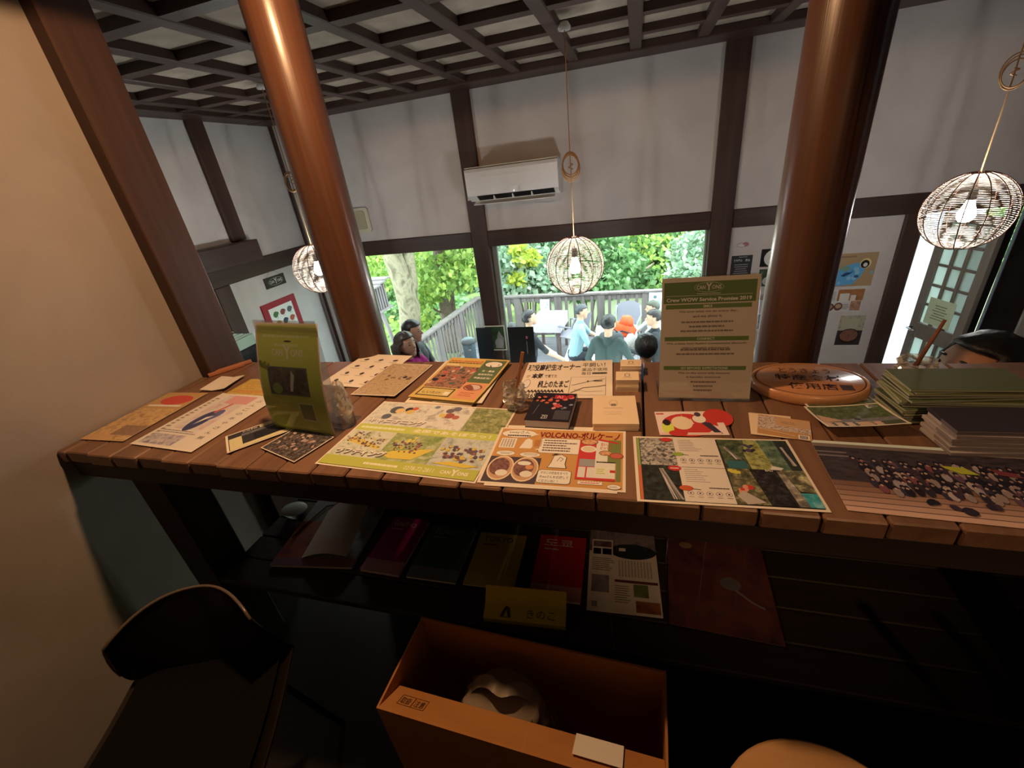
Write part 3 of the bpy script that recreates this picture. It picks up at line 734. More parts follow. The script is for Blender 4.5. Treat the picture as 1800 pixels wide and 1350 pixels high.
def crowd(p):
    p.rect(0, 0, 1, 1, wf(112, 78, 58))
    p.rect(0, .955, .9, 1, wf(206, 186, 150)); p.rect(0, .9, 1, .955, wf(120, 92, 70)); p.rect(0, .36, 1, .9, wp([(36, 26, 24), (60, 44, 38), (84, 62, 50)], 10, 1, (1, 4, 1)))
    for k in range(6): p.rect(0, .0+k*.065, 1, .058+k*.065, wf(200-k*16, 140-k*13, 100-k*10)); p.rect(0, .056+k*.065, 1, .065+k*.065, wf(90, 60, 44))
    for k in range(2): p.rect(0, .74+k*.06, .12, .765+k*.06, wf(116, 92, 76))
    rn_ = random.Random(8); p.step = 4e-6
    dk = [wf(32, 24, 26), wf(46, 34, 36), wf(60, 40, 40)]; skin = [wf(176, 128, 92), wf(150, 106, 76)]; cl = [wf(170, 134, 106), wf(120, 60, 52), wf(140, 106, 84), wf(52, 40, 44), wf(150, 120, 100), wf(96, 60, 62)]
    for row in range(6):
        y = .7-row*.075
        for k in range(26):
            x = .14+k*.032+rn_.uniform(-.014, .014)+row*.006; y = .7-row*.075+rn_.uniform(-.02, .02)
            p.ell(x, y-.03, .016, .06, rn_.choice(dk if rn_.random() < .55 else cl), 8); p.ell(x, y+.03, .0095, .026, dk[0], 8); p.ell(x, y+.014, .0058, .015, rn_.choice(skin), 8)
    p.poly([(.44, .7), (.52, .69), (.55, .6), (.49, .6), (.45, .66)], wf(170, 150, 40)); p.poly([(.6, .7), (.68, .66), (.69, .6), (.62, .62)], wf(116, 48, 46))
    p.blobs(.3, .08, .9, .22, 14, dk, (.012, .025), 5)
sheet('poster', 'dark group photo poster of a crowd of people on wooden steps at the right end', 'poster', (1490, 897), (1789, 928), (1427, 776), crowd, size=(.42, .205))

def redcard(p):
    p.rect(0, 0, 1, 1, wf(228, 176, 136)); p.ell(.45, .42, .38, .48, redi); p.ell(.95, .72, .22, .38, redi); p.rect(.9, 0, 1, .5, wf(228, 176, 136))
    p.ell(.38, .5, .16, .28, wf(226, 176, 120)); 
    for k in range(5): p.poly([(.26+k*.06, .45), (.32+k*.06, .45), (.29+k*.06, .85-abs(k-2)*.08)], wf(226, 176, 120))
    p.ell(.15, .3, .09, .26, wf(206, 190, 60)); p.ell(.15, .52, .06, .13, ink); p.poly([(.65, .55), (.8, .5), (.92, .05), (.82, .05)], wf(60, 40, 44)); p.ell(.66, .66, .1, .17, wf(226, 196, 160)); p.ell(.66, .86, .05, .1, wf(70, 50, 46))
    p.rect(0, 0, .9, .1, wf(222, 160, 120)); p.ell(.28, .08, .14, .12, redi); p.lines(.02, .86, .14, .94, 1, redi, .8, 0)
sheet('postcard', 'postcard with red circle illustration lying in front of the service sign', 'postcard', (1160, 765), (1283, 765), (1150, 724), redcard)
sheet('card', 'blank white card sticking out under the brown photo card', 'card', (1320, 763), (1400, 772), (1315, 725), lambda p: None, paper=CREAM)
def brownpc(p):
    p.rect(0, 0, 1, 1, wf(186, 120, 62)); p.rect(0, .3, 1, .98, wp([(60, 40, 44), (170, 120, 84), (214, 170, 128), (96, 66, 60)], 50, 1)); p.rect(.35, .55, 1, .98, wf(196, 134, 80)); p.lines(.45, .66, .75, .8, 2, wf(150, 96, 54), .4)
    p.stroke([(.03, .27), (.7, .14)], .0012, wht); p.rect(.76, .02, .96, .22, wht); p.rect(.79, .05, .93, .19, wf(120, 90, 70)); p.text('DOR', .86, .08, .09, wht, 'C', .1)
sheet('card', 'brown photo card with harbour scene beside the green postcards', 'card', (1331, 761), (1428, 776), (1338, 729), brownpc)

# fan of green landscape postcards, edges curling up
def greenpc(p):
    p.rect(.03, .04, .97, .96, wf(78, 76, 46)); p.grid(.03, .35, .97, .96, wp([(44, 46, 26), (84, 84, 44), (120, 112, 64)], 26, 3), 6, 6); p.grid(.03, .22, .97, .4, wp([(84, 74, 62), (120, 104, 88), (150, 120, 92)], 30, 5, (1, 5, 1)), 6, 3)
    p.grid(.03, .04, .75, .22, wf(206, 150, 104), 6, 3); p.poly([(.03, .22), (.3, .3), (.05, .6)], wf(200, 140, 96)); p.ell(.5, .36, .06, .05, drk, 8)
    p.rect(.8, .82, .93, .93, wht); p.rect(.82, .84, .91, .91, wf(120, 110, 90))
pk = [((1450, 745), (1601, 744), (1434, 709), 'bottom card of the fanned pile, mostly white edge'), ((1452, 748), (1594, 748), (1428, 711), 'third card'), ((1437, 752), (1580, 741), (1413, 716), 'second card')]
lab = ['lowest green landscape postcard of the fanned pile, mostly covered', 'third green landscape postcard down in the fanned pile', 'second green landscape postcard in the fanned pile, under the curled one', 'topmost curled green landscape postcard of the fanned pile']
pos = [((1462, 748), (1601, 745), (1420, 712)), ((1460, 746), (1592, 742), (1418, 711)), ((1452, 744), (1580, 736), (1413, 713)), ((1452, 761), (1592, 758), (1410, 723))]
for k in range(4):
    z = CT+.003+k*.0022
    cu = (lambda u, v: .0) if k < 3 else (lambda u, v: .004+.012*(u-.35)**2+.010*(1-v)**2)
    sheet('postcard', lab[k], 'postcard', *pos[k], greenpc, z=z, group='green landscape postcards', curl=cu if k == 3 else None, size=(.15, .1))

def jphand(p):
    p.text('現役高校生オーナー', .02, .72, .2, ink, 'L', .62, .03); p.text('平飼い！', .66, .8, .13, ink, 'L', .26, .005); p.text('薬品不使用', .66, .68, .09, ink, 'L', .28); p.text('毎日', .66, .58, .08, ink, 'L', .1); p.lines(.78, .58, .94, .66, 1, ink, .6, 0)
    p.text('が', .04, .53, .08, ink, 'L', .04); p.text('本気', .1, .5, .15, ink, 'L', .13, .05); p.text('で育てた', .25, .52, .09, ink, 'L', .14, .01)
    p.text('極上のたまご', .2, .25, .19, ink, 'L', .34, .03)
    for k in range(11): p.stroke([(.1+k*.036, .13), (.118+k*.036, .2), (.136+k*.036, .13), (.118+k*.036, .16)], .003, ink)
    p.text('3650', .12, .0, .11, ink, 'L', .14, .01)
    p.frame(.55, .06, .93, .52, .0008, GREY_INK); p.stroke([(.57, .3), (.68, .36), (.8, .42), (.92, .46)], .0015, ink); p.stroke([(.57, .12), (.7, .24), (.85, .27), (.93, .3)], .003, GREY_INK); p.stroke([(.6, .2), (.75, .14), (.9, .16)], .001, ink); p.ell(.74, .4, .012, .02, ink, 5); p.lines(.8, .38, .9, .44, 1, ink, .4)
    p.ell(.07, .36, .04, .12, GREY_INK); p.ell(.07, .36, .037, .11, wf(222, 182, 140))
sheet('notice', 'handwritten Japanese egg notice at the back edge of the counter', 'notice', (905, 700), (1077, 700), (911, 638), jphand, curl=lambda u, v: .0005+.004*u*v)

# left part of the counter
def mapfl(p):
    p.grid(.02, .02, .98, .98, wp([(112, 78, 44), (168, 122, 74), (190, 142, 92), (146, 104, 60)], 34, 2), 8, 8); p.blobs(.3, .45, .9, .6, 10, [wf(120, 80, 48), wf(96, 62, 42)], (.02, .05), 3); p.ell(.72, .56, .05, .035, drk)
    for k in range(5): p.stroke([(.3+.1*i, .84+.03*math.sin(i*2+k)+k*.028) for i in range(7)], .0012, wf(206, 160, 110))
sheet('map', 'brown picture map lying beside the rice magazine', 'map', (616, 694), (694, 700), (676, 638), mapfl, curl=lambda u, v: .001+.006*(1-v)**2*u)
def insects(p):
    rn_ = random.Random(2)
    for i in range(3):
        for j in range(4): p.ell(.2+i*.3, .15+j*.22, .05, .03, wf(70, 48, 40), 8, rn_.uniform(0, 2)); p.lines(.12+i*.3, .07+j*.22, .3+i*.3, .1+j*.22, 1, GREY_INK, .3)
sheet('sheet', 'white sheet of small dark specimens behind the green leaflet stand', 'sheet', (560, 676), (602, 679), (622, 632), insects, size=(.21, .255))
def orange1(p):
    p.rect(0, 0, 1, 1, wf(186, 126, 66)); p.grid(0, .02, 1, .62, wp([(136, 88, 44), (196, 136, 74), (214, 156, 92)], 16, 1), 4, 4); p.ell(.55, .82, .36, .11, wf(196, 66, 44)); p.rect(.45, .1, 1, .28, wp([(96, 60, 40), (176, 120, 76)], 30, 3, (6, 1, 1))); p.lines(.1, .66, .9, .72, 1, wht, .6, 0); p.rect(0, 0, .6, .1, wf(196, 132, 74))
sheet('flyer', 'worn orange flyer with a red oval along the plaster wall', 'flyer', (140, 772), (216, 776), (311, 690), orange1)
def bluefl(p):
    p.rect(.02, .02, .98, .98, wf(214, 174, 130)); p.grid(.2, .3, .66, .96, wp([(200, 150, 116), (206, 168, 132), (190, 120, 90)], 6, 1), 3, 3); p.rect(.3, .8, .7, .96, wf(206, 130, 100))
    p.ell(.42, .46, .11, .19, wf(64, 56, 70)); p.ell(.5, .58, .07, .1, wf(96, 82, 92)); p.poly([(.4, .38), (.5, .56), (.42, .52)], wht); p.poly([(.4, .62), (.44, .6), (.5, .8), (.46, .8)], wf(190, 84, 50))
    p.text('cesar', .45, .56, .035, drk, 'C', .12)
    for k in range(9): p.text('ぶんこの本やさん展'[k], .82, .86-k*.085, .045, wf(84, 64, 52), 'C', .09)
    p.rect(.06, .04, .6, .2, wp([(96, 78, 84), (176, 142, 116), (206, 166, 126)], 22, 2)); p.lines(.05, .22, .7, .28, 2, wf(130, 104, 86), .4); p.lines(.05, .1, .12, .9, 16, wf(150, 120, 92), .5)
sheet('flyer', 'white flyer with a dark blue swirl and vertical Japanese lettering', 'flyer', (228, 780), (336, 795), (394, 691), bluefl)
def orange2(p):
    p.grid(0, 0, 1, 1, wp([(150, 96, 30), (196, 138, 54), (214, 160, 78)], 16, 4, (1, 6, 1)), 4, 4); p.lines(.1, .1, .9, .25, 2, wf(206, 90, 44), .4)
sheet('flyer', 'golden yellow flyer tucked behind the swirl flyer', 'flyer', (396, 692), (478, 696), (434, 666), orange2)
sheet('paper', 'small folded white paper scrap by the left wall', 'paper', (352, 688), (395, 686), (392, 664), lambda p: None, paper=PAPER, curl=lambda u, v: .001+.012*(abs(u-.5)))
def darkpc(p):
    p.rect(.02, .02, .98, .98, wp([(26, 20, 18), (70, 52, 40), (150, 116, 84)], 40, 1)); p.blobs(.1, .2, .9, .8, 40, [wf(150, 110, 80), wf(96, 70, 54), wf(40, 30, 28), wf(176, 130, 96)], (.02, .05), 6)
sheet('postcard', 'dark photo postcard lying in front of the green leaflet stand', 'postcard', (458, 787), (520, 814), (537, 749), darkpc, size=(.15, .115))
def ticket(p):
    p.rect(.03, .04, .97, .96, wf(52, 42, 34)); p.rect(.04, .05, .2, .7, wf(206, 166, 100)); p.rect(.2, .05, .97, .2, wf(206, 166, 100)); p.rect(.9, .2, .97, .5, wf(206, 166, 100)); p.rect(.2, .66, .9, .8, wp([(60, 48, 40), (130, 110, 90)], 40, 1)); p.rect(.45, .82, .97, .95, wf(206, 166, 90)); p.text('cafe', .22, .86, .07, wht, 'L', .2); p.text('COFFEE', .7, .86, .06, drk, 'C', .3); p.rect(.35, .24, .84, .6, wf(34, 28, 24)); p.rect(.8, .3, .86, .42, wht)
sheet('card', 'black and cream ticket like card beside the green leaflet stand', 'card', (399, 797), (495, 762), (397, 748), ticket, size=(.19, .105))

# ------------------------------------------------------------------ things standing on the counter
FILM = glass('crumpled_film', (.93, .92, .9), .3, .1)
_n = FILM.node_tree; _d = _n.nodes.new('ShaderNodeBsdfDiffuse'); _d.inputs[0].default_value = (.85, .85, .84, 1)
_m = _n.nodes.new('ShaderNodeMixShader'); _m.inputs[0].default_value = .34; _o = _n.nodes['Material Output']
_n.links.new(_o.inputs['Surface'].links[0].from_socket, _m.inputs[1]); _n.links.new(_d.outputs[0], _m.inputs[2]); _n.links.new(_m.outputs[0], _o.inputs['Surface'])
def on(x, y, z=CT): return pz(x, y, z)
# service promise sign in a clear stand
A = on(1157, 704); B = on(1318, 707)
t = thing('sign_stand', 'clear acrylic stand holding the green and white CANYONS service promise sheet', 'sign', (A.x, A.y, CT+.003), math.atan2(B.y-A.y, B.x-A.x), rot=None)
tilt = math.radians(80); PWD, PHT = .21, .297
MB().box((0, 0, -.0015), (PWD, .3, 0), CLEAR).build('front_pane', t, (0, 0, .003), (tilt, 0, 0))
MB().box((0, -.006, -.0035), (PWD, .3, -.0022), CLEAR).build('back_pane', t, (0, 0, .003), (tilt, 0, 0))
MB().box((0, 0, -.0028), (PWD, .11, 0), CLEAR).build('foot', t)
sh = MB().box((.001, .002, -.0022), (PWD-.001, PHT, -.0016), PAPER).build('paper_sheet', t, (0, 0, .003), (tilt, 0, 0))
p = Page(PWD, PHT); p.z = -.00158
grn = wf(100, 106, 44); gtx = wf(224, 196, 150); body = wf(128, 98, 70)
p.rect(.025, .80, .965, .965, grn); p.logo(.49, .905, .25, gtx); p.lines(.37, .868, .61, .876, 1, gtx, .6, 0); p.rect(.05, .858, .93, .8605, gtx)
p.text('Crew WOW Service Promise 2019', .49, .813, .03, gtx, 'C', .87, .03)
for y, tt in ((.757, 'SMILE'), (.497, 'CONNECT'), (.252, 'GO BEYOND EXPECTATIONS')):
    p.rect(.05, y, .93, y+.034, grn); p.text(tt, .49, y+.007, .02, gtx, 'C', None, .02)
for y, tt, w_ in ((.722, 'We love what we do every day,', .6), (.686, 'and we show it', .3), (.463, 'We create long lasting connections through', .84), (.427, 'unforgettable adventures', .5), (.215, 'We go the extra mile because', .56), (.18, 'it benefits everyone', .37)):
    p.text(tt, .49, y, .021, body, 'C', w_, .03)
for y0, n_, w_ in ((.56, 3, .6), (.37, 2, .62), (.06, 3, .36)): p.lines(.49-w_/2, y0, .49+w_/2, y0+n_*.036, n_, body, .38, .45, 'C')
o = p.build(t); o.location = (0, 0, .003); o.rotation_euler = (tilt, 0, 0)

# green leaflet in a bent clear stand
A = on(488, 752); B = on(592, 768); wS = (B-A).length
t = thing('leaflet_stand', 'clear stand with a tall bowed yellow green CANYONS leaflet at the left', 'leaflet stand', (A.x, A.y, CT+.003), math.atan2(B.y-A.y, B.x-A.x))
LW, LH = wS, .290; tl2 = math.radians(79)
warp = lambda u, v: (u*LW, v*LH, .020*math.sin(math.pi*v**.8)*(1-.3*u))
MB().surf(warp, 6, 24, PAPER, True, .0004).build('paper_sheet', t, (0, 0, .002), (tl2, 0, 0))
p = Page(LW, LH, warp)
yg = wf(190, 176, 66); p.rect(.025, .0, .975, .985, yg); lt = wf(206, 188, 110)
p.lines(.13, .875, .86, .9, 1, lt, .9, 0); p.ell(.52, .845, .06, .008, drk); p.lines(.3, .8, .68, .825, 1, lt, .9, 0, 'C'); p.logo(.5, .715, .5, wf(226, 206, 140), False); p.lines(.27, .67, .73, .69, 2, lt, .5, .1)
p.rect(.15, .36, .78, .62, wf(84, 86, 66)); p.rect(.17, .375, .76, .605, wp([(30, 28, 26), (70, 62, 48), (120, 98, 70)], 14, 2)); p.z += .0006; p.ell(.28, .42, .08, .05, wf(120, 130, 50)); p.poly([(.48, .4), (.52, .4), (.58, .55), (.53, .59)], wf(190, 166, 136)); p.z += .0004
p.rect(.0, .0, .975, .33, yg); p.rect(.56, .12, .8, .3, lt); p.rect(.58, .135, .78, .285, wf(130, 122, 66)); p.lines(.25, .25, .42, .31, 2, lt, .5)
p.blobs(.05, .6, .2, .66, 5, [wf(120, 110, 40)], (.02, .03), 3)
o = p.build(t); o.location = (0, 0, .002); o.rotation_euler = (tl2, 0, 0)
MB().surf(lambda u, v: (u*LW, v*(LH+.003), .020*math.sin(math.pi*v**.8)*(1-.3*u)+.003), 6, 24, CLEAR).build('front_pane', t, (0, 0, .002), (tl2, 0, 0))
MB().box((0, .0, -.003), (LW, .10, -.0002), CLEAR).build('foot', t)
MB().box((0, 0, -.016), (LW, LH+.003, -.014), CLEAR).build('back_pane', t, (0, .014, .004), (math.radians(86), 0, 0))

# film wrapped jars and their sticks
def film_jar(label, px_, r=.027, h=.05, neck=.6, seed=1, cap=.035):
    c = on(*px_); t = thing('glass_jar', label, 'jar', (c.x, c.y, CT))
    MB().lathe([(.001, 0), (r*.92, .0), (r, .006), (r, h*.75), (r*.85, h*.9), (r*.72, h), (r*.68, h), (r*.8, h*.88), (r*.94, h*.74), (r*.94, .008), (.001, .005)], CLEAR, 24).build('jar_body', t)
    rn = random.Random(seed); mb = MB(); n = 26; L = 9; vs = []
    for i in range(L+1):
        f = i/L; base = r*(1.14-.5*f*neck+.25*max(0, f-.6)); z = h*.55+f*(h*.5+cap)
        for k in range(n):
            q = base*(1+rn.uniform(-.16, .16)); a_ = 2*math.pi*k/n; vs.append((math.cos(a_)*q, math.sin(a_)*q, z+rn.uniform(-.004, .004)))
    mb.add(vs, [(i*n+k, i*n+(k+1) % n, (i+1)*n+(k+1) % n, (i+1)*n+k) for i in range(L) for k in range(n)], FILM, False); mb.build('crumpled_film', t)
    return c
STK = wf(176, 96, 52); STK2 = wf(120, 62, 36)
c = film_jar('small glass jar wrapped in crumpled film beside the black booklet', (908, 716), .028, .045, seed=2, cap=.025)
top = py(918, 620, c.y-.005)
tag(MB().box((-.004, -.0015, 0), (.004, .0015, (top-Vector((c.x-.004, c.y, CT+.012))).length), STK, .0008).build('wooden_stick', None, (c.x-.004, c.y, CT+.012), (0, math.atan2(top.x-c.x+.004, top.z-CT-.012), 0)), 'flat wooden stick standing in the jar by the black booklet', 'stick')
c = film_jar('film wrapped glass jar at the back right beside the oval plaque', (1603, 664), .034, .035, .3, seed=4, cap=.012)
top = py(1666, 562, c.y+.01)
q = MB(); q.tube([(0, 0, 0), ((top-c).x*.5, .004, (top.z-CT)*.5), ((top-c).x, .01, top.z-CT-.012)], [.005, .0045, .0035], STK2, 7)
tag(q.build('cinnamon_stick', None, (c.x-.005, c.y, CT+.012)), 'long thin brown stick leaning out of the jar at the back right', 'stick')
film_jar('tall clear film wrapped bottle behind the green leaflet stand', (612, 746), .023, .075, .9, seed=6, cap=.045)

# black booklet with red figures
ZT = CT+.024
A, B, C_ = pz(921, 737, ZT), pz(1000, 741, ZT), pz(948, 690, ZT); w_, h_, an = sheet_frame(A, B, C_)
t = thing('booklet', 'thick black booklet with glowing red figures on its cover', 'booklet', (A.x, A.y, CT), an)
MB().box((.002, .002, .0015), (w_-.002, h_-.002, .0215), wf(196, 160, 130)).build('page_block', t)
MB().box((0, 0, 0), (w_, h_, .0015), BLACKP).build('back_cover', t); MB().box((0, 0, .0216), (w_, h_, .0236), wf(30, 20, 22)).build('cover', t)
p = Page(w_, h_); p.z = .0237
p.blobs(.08, .62, .45, .85, 9, [wf(190, 76, 40), wf(206, 110, 60), wf(140, 40, 30)], (.03, .06), 1); p.blobs(.5, .7, .9, .92, 10, [wf(186, 40, 34), wf(160, 30, 30), wf(206, 90, 60)], (.04, .08), 2); p.rect(.5, .78, .75, .92, wf(176, 36, 34)); p.text('AI', .62, .81, .09, wf(226, 150, 120), 'C')
p.blobs(.55, .4, .72, .62, 7, [wf(190, 60, 50), wf(206, 120, 100)], (.04, .06), 3); p.blobs(.72, .4, .95, .6, 8, [wf(96, 80, 74), wf(140, 120, 110), wf(54, 46, 46)], (.03, .05), 4); p.rect(.62, .05, .97, .36, wf(66, 54, 48)); p.text('ZEI', .42, .06, .12, wf(200, 170, 140), 'C', .14); p.stroke([(.14, .2), (.2, .55)], .0012, wf(120, 96, 84))
p.build(t)
MB().tube([(w_+.001, h_*.93+.006*math.cos(b), .013+.012*math.sin(b)) for b in [k*.45 for k in range(14)]], .0006, flat(rgb(190, 190, 190), .3, 1), 5).build('wire_ring', t)

# pads and card stacks
def block(name, label, cat, bl, br, tl, ht, mat, fn, group=None, side=None, size=None):
    zt = CT+ht; A, B, C_ = pz(*bl, zt), pz(*br, zt), pz(*tl, zt); w_, h_, an = sheet_frame(A, B, C_)
    if size: w_, h_ = size
    t = thing(name, label, cat, (A.x, A.y, CT), an, group)
    rn = random.Random(int(bl[0])); mb = MB(); k = 6
    for i in range(k):
        e = rn.uniform(-.0012, .0012); mb.box((e, -e, ht*i/k), (w_+e, h_-e, ht*(i+1)/k-.0003), side or mat)
    mb.build('paper_stack', t); MB().box((-.001, -.001, ht), (w_+.001, h_+.001, ht+.0005), mat).build('top_sheet', t)
    p = Page(w_, h_); p.z = ht+.0006; fn(p)
    if p.mb.v: p.build(t)
    return t
def notefn(p):
    p.ring(.48, .72, .1, .12, .0008, body, 18); p.rect(.42, .62, .54, .7, body); p.lines(.25, .52, .7, .56, 1, body, .3, 0); p.stroke([(.25+.05*i, .4+.02*math.sin(i*2)) for i in range(9)], .0006, body); p.stroke([(.25+.05*i, .32+.02*math.cos(i*2)) for i in range(9)], .0006, body)
block('paper_stack', 'square stack of white note slips with a small round stamp', 'paper stack', (1042, 745), (1123, 745), (1043, 697), .02, CREAM, notefn)
cf = lambda p: (p.rect(.38, .4, .62, .75, body), p.rect(.42, .45, .58, .7, CREAM), p.lines(.3, .2, .7, .3, 1, body, .4, 0))
block('card_stack', 'tall stack of small cream shop cards, the nearer of two', 'card stack', (1083, 668), (1124, 668), (1089, 656), .036, CREAM, cf, 'cream card stacks', size=(.058, .05))
block('card_stack', 'stack of small cream shop cards at the back edge, the farther of two', 'card stack', (1091, 644), (1127, 644), (1091, 632), .03, CREAM, cf, 'cream card stacks', size=(.056, .045))

# rice magazine pile
def mag(name, label, bl, br, tl, z, fn, paper, curl=None): return sheet(name, label, 'magazine', bl, br, tl, fn, z=z, paper=paper, curl=curl, th=.003)
sheet('flyer', 'white printed sheets lying under the orange magazine', 'sheet', (711, 708), (829, 714), (785, 634), lambda p: p.lines(.1, .03, .9, .06, 1, drk, .5), z=CT+.002, th=.002)
sheet('flyer', 'white sheet sticking out to the right under the orange magazine', 'sheet', (760, 706), (847, 709), (830, 634), lambda p: None, z=CT+.005, th=.002)
def rice(p):
    og = wf(206, 148, 66); p.rect(0, 0, 1, 1, og)
    p.rect(.04, .9, .6, .965, wf(196, 84, 40)); p.text('Magazine', .32, .91, .04, og, 'C', .5, .02); p.lines(.03, .86, .6, .885, 1, drk, .8, 0); p.lines(.03, .8, .25, .83, 1, wht, .8, 0)
    p.grid(.04, .26, .62, .78, wp([(40, 28, 24), (96, 64, 44), (180, 110, 70), (60, 44, 34)], 34, 2), 6, 8); p.blobs(.06, .34, .6, .76, 26, [wf(190, 84, 56), wf(44, 30, 28), wf(206, 150, 110), wf(84, 84, 60), wf(70, 50, 44)], (.02, .05), 4)
    p.rect(.62, .42, .97, .97, wf(92, 92, 50)); p.ell(.8, .87, .15, .075, ink); p.ell(.8, .87, .138, .066, wht); p.text('お米と卵', .8, .84, .055, ink, 'C', .2, .02)
    for k, tt in enumerate(('米・農産', '直売所案内', '特産品販売！')): p.text(tt, .8, .68-k*.085, .045, wf(222, 190, 140), 'C', .2+.03*k, .02)
    p.rect(.62, .05, .97, .41, wf(214, 128, 74)); p.ell(.79, .31, .14, .075, wf(140, 66, 40)); p.ell(.79, .31, .12, .06, wp([(120, 60, 40), (222, 170, 130), (170, 96, 66)], 60, 1)); p.lines(.68, .1, .9, .2, 3, wf(150, 60, 30), .3)
    p.rect(.06, .06, .58, .24, ink); p.rect(.08, .075, .56, .225, wf(200, 152, 74)); p.text('しいたけ', .27, .11, .05, ink, 'C', .28, .01); p.rect(.46, .1, .54, .17, wf(222, 190, 140))
mag('magazine', 'orange rice magazine with a green panel, on top of white sheets', (717, 698), (833, 709), (792, 630), CT+.012, rice, wf(206, 148, 66), curl=lambda u, v: .012*(v-.4)**2)

# oval plaque
ZP = CT+.028
cL, cR = pz(1324, 672, ZP), pz(1534, 672, ZP); cF, cN = pz(1430, 637, ZP), pz(1422, 698, ZP)
cx, cy = (cL.x+cR.x)/2, (cF.y+cN.y)/2; ra, rb = (cR.x-cL.x)/2, (cF.y-cN.y)/2
OAK = wood('orange_oak', WA(168, 92, 46), WA(200, 124, 66), 'X', 12, .1, .35, .1, coat=.3, rand=False)
t = thing('wooden_plaque', 'oval orange wooden plaque with burnt Japanese lettering', 'plaque', (cx, cy, CT), math.radians(-4))
MB().lathe([(.001, 0), (.96, 0), (1, .006), (1, .02), (.975, .027), (.93, .0285), (.92, .0265), (.9, .0265), (.89, .028), (.001, .028)], OAK, 48, sx=ra, sy=rb).build('oval_board', t)
q = MB(); n_ = 48
q.tube([(math.cos(2*math.pi*k/n_)*ra*.905, math.sin(2*math.pi*k/n_)*rb*.905, .0268) for k in range(n_)], .0012, wf(60, 26, 14), 5, True); q.build('groove', t)
p = Page(2*ra, 2*rb); p.z = .0282; br_ = wf(60, 28, 18)
p.text('とうきょう', .5, .66, .14, br_, 'C', .44, .01); p.text('特産食材', .5, .44, .17, br_, 'C', .56, .02); p.text('使用店', .5, .2, .17, br_, 'C', .4, .02); p.rect(.72, .21, .82, .35, br_)
o = p.build(t, 'burnt_lettering'); o.location = (-ra, -rb, 0)

# sticks by the big post
for k, (a_, b_, r_) in enumerate([((372, 656), (442, 634), .006), ((366, 660), (428, 640), .007), ((350, 652), (384, 644), .009)]):
    A = pz(*a_, CT+.008); B = pz(*b_, CT+.008); d = B-A
    tag(MB().box((0, -r_, -.007), (d.length, r_, .006), STK, .002).build('wooden_stick', None, A+Vector((0, 0, .0)), (0, 0, math.atan2(d.y, d.x))), ['thin long wooden stick lying against the big square post, rear one', 'thin long wooden stick lying against the big square post, front one', 'short thick wood offcut lying at the foot of the left wall'][k], 'stick', 'wood pieces by the big post')

# piles at the right end
rn = random.Random(11)
GE = [wf(112, 98, 50), wf(84, 80, 44), wf(60, 54, 40), wf(140, 120, 66)]; C0 = Vector((.645, .985, 0))
for k in range(14):
    th = .0056; t_ = MB()
    t_.box((-.105, -.05, 0), (.105, .05, th-.0006), GE[k % 4], .0006).box((-.1055, -.0505, .001), (.104, .0495, th-.0016), wf(150, 128, 84))
    o = t_.build('pamphlet', None, (C0.x+rn.uniform(-.006, .006), C0.y+rn.uniform(-.006, .006), CT+.0006+k*th), (0, 0, math.radians(4+rn.uniform(-5, 5))))
    tag(o, 'green pamphlet topping the tall pile at the right end' if k == 13 else 'green pamphlet inside the tall pile at the right end of the counter', 'pamphlet', 'green pamphlets in the tall pile')
for k in range(6):
    th = .0085; t_ = MB(); t_.box((-.094, -.044, 0), (.094, .044, th-.0006), wf(170, 134, 104) if k < 5 else wf(52, 40, 38), .0008)
    for j in range(5): t_.box((-.0945, -.0445, .001+j*.0014), (.0945, .0, .0016+j*.0014), wf(120, 92, 72))
    o = t_.build('notebook', None, (.662+rn.uniform(-.004, .004), .868+rn.uniform(-.003, .003), CT+.0006+k*th), (0, 0, math.radians(3+rn.uniform(-2, 2))))
    tag(o, 'dark covered notebook topping the white pile at the right end' if k == 5 else 'white edged notebook inside the low pile at the right end', 'notebook', 'white edged notebooks in the low pile')

# ------------------------------------------------------------------ on the shelf under the counter
def shelf_book(name, label, bl, br, tl, th, cover, fn, cat='booklet', group=None, curl=None, size=None):
    z = SZ+th; A, B, C_ = pz(*bl, z), pz(*br, z), pz(*tl, z); w_, h_, an = sheet_frame(A, B, C_)
    if size: w_, h_ = size
    t = thing(name, label, cat, (A.x, A.y, SZ), an, group)
    MB().box((.001, .001, .0006), (w_-.001, h_-.001, th-.0006), PAPER).build('page_block', t)
    MB().box((0, 0, 0), (w_, h_, .0006), cover).build('back_cover', t); MB().box((0, 0, th-.0006), (w_, h_, th), cover).build('cover', t)
    p = Page(w_, h_); p.z = th+.0002; fn(p); p.build(t); return t
def guide(c1, c2, title, tcol, sub=True):
    def f(p):
        p.rect(0, .2, 1, 1, flat(c1, .3, 0, .4, 'cover_ink')); p.rect(0, 0, 1, .2, flat(c2, .3, 0, .4, 'cover_ink')); p.text(title, .12, .82, .11, tcol, 'L', .62, .01); p.lines(.13, .74, .45, .78, 1, tcol, .5, 0)
    return f
pal = flat(rgb(214, 206, 204), .4, 0, .4, 'pale_ink')
shelf_book('guidebook', 'magenta city guide booklet titled in Thai script on the shelf', (632, 1000), (700, 1011), (674, 905), .012, flat(rgb(150, 40, 110), .3), guide(rgb(150, 40, 110), rgb(196, 150, 170), 'โตเกียว', pal), group='city guides on the shelf')
shelf_book('guidebook', 'teal TOKYO city guide booklet on the shelf', (713, 1013), (800, 1025), (762, 922), .008, flat(rgb(70, 110, 104), .3), guide(rgb(70, 110, 104), rgb(120, 130, 134), 'TOKYO', flat(rgb(130, 160, 160), .4)), group='city guides on the shelf')
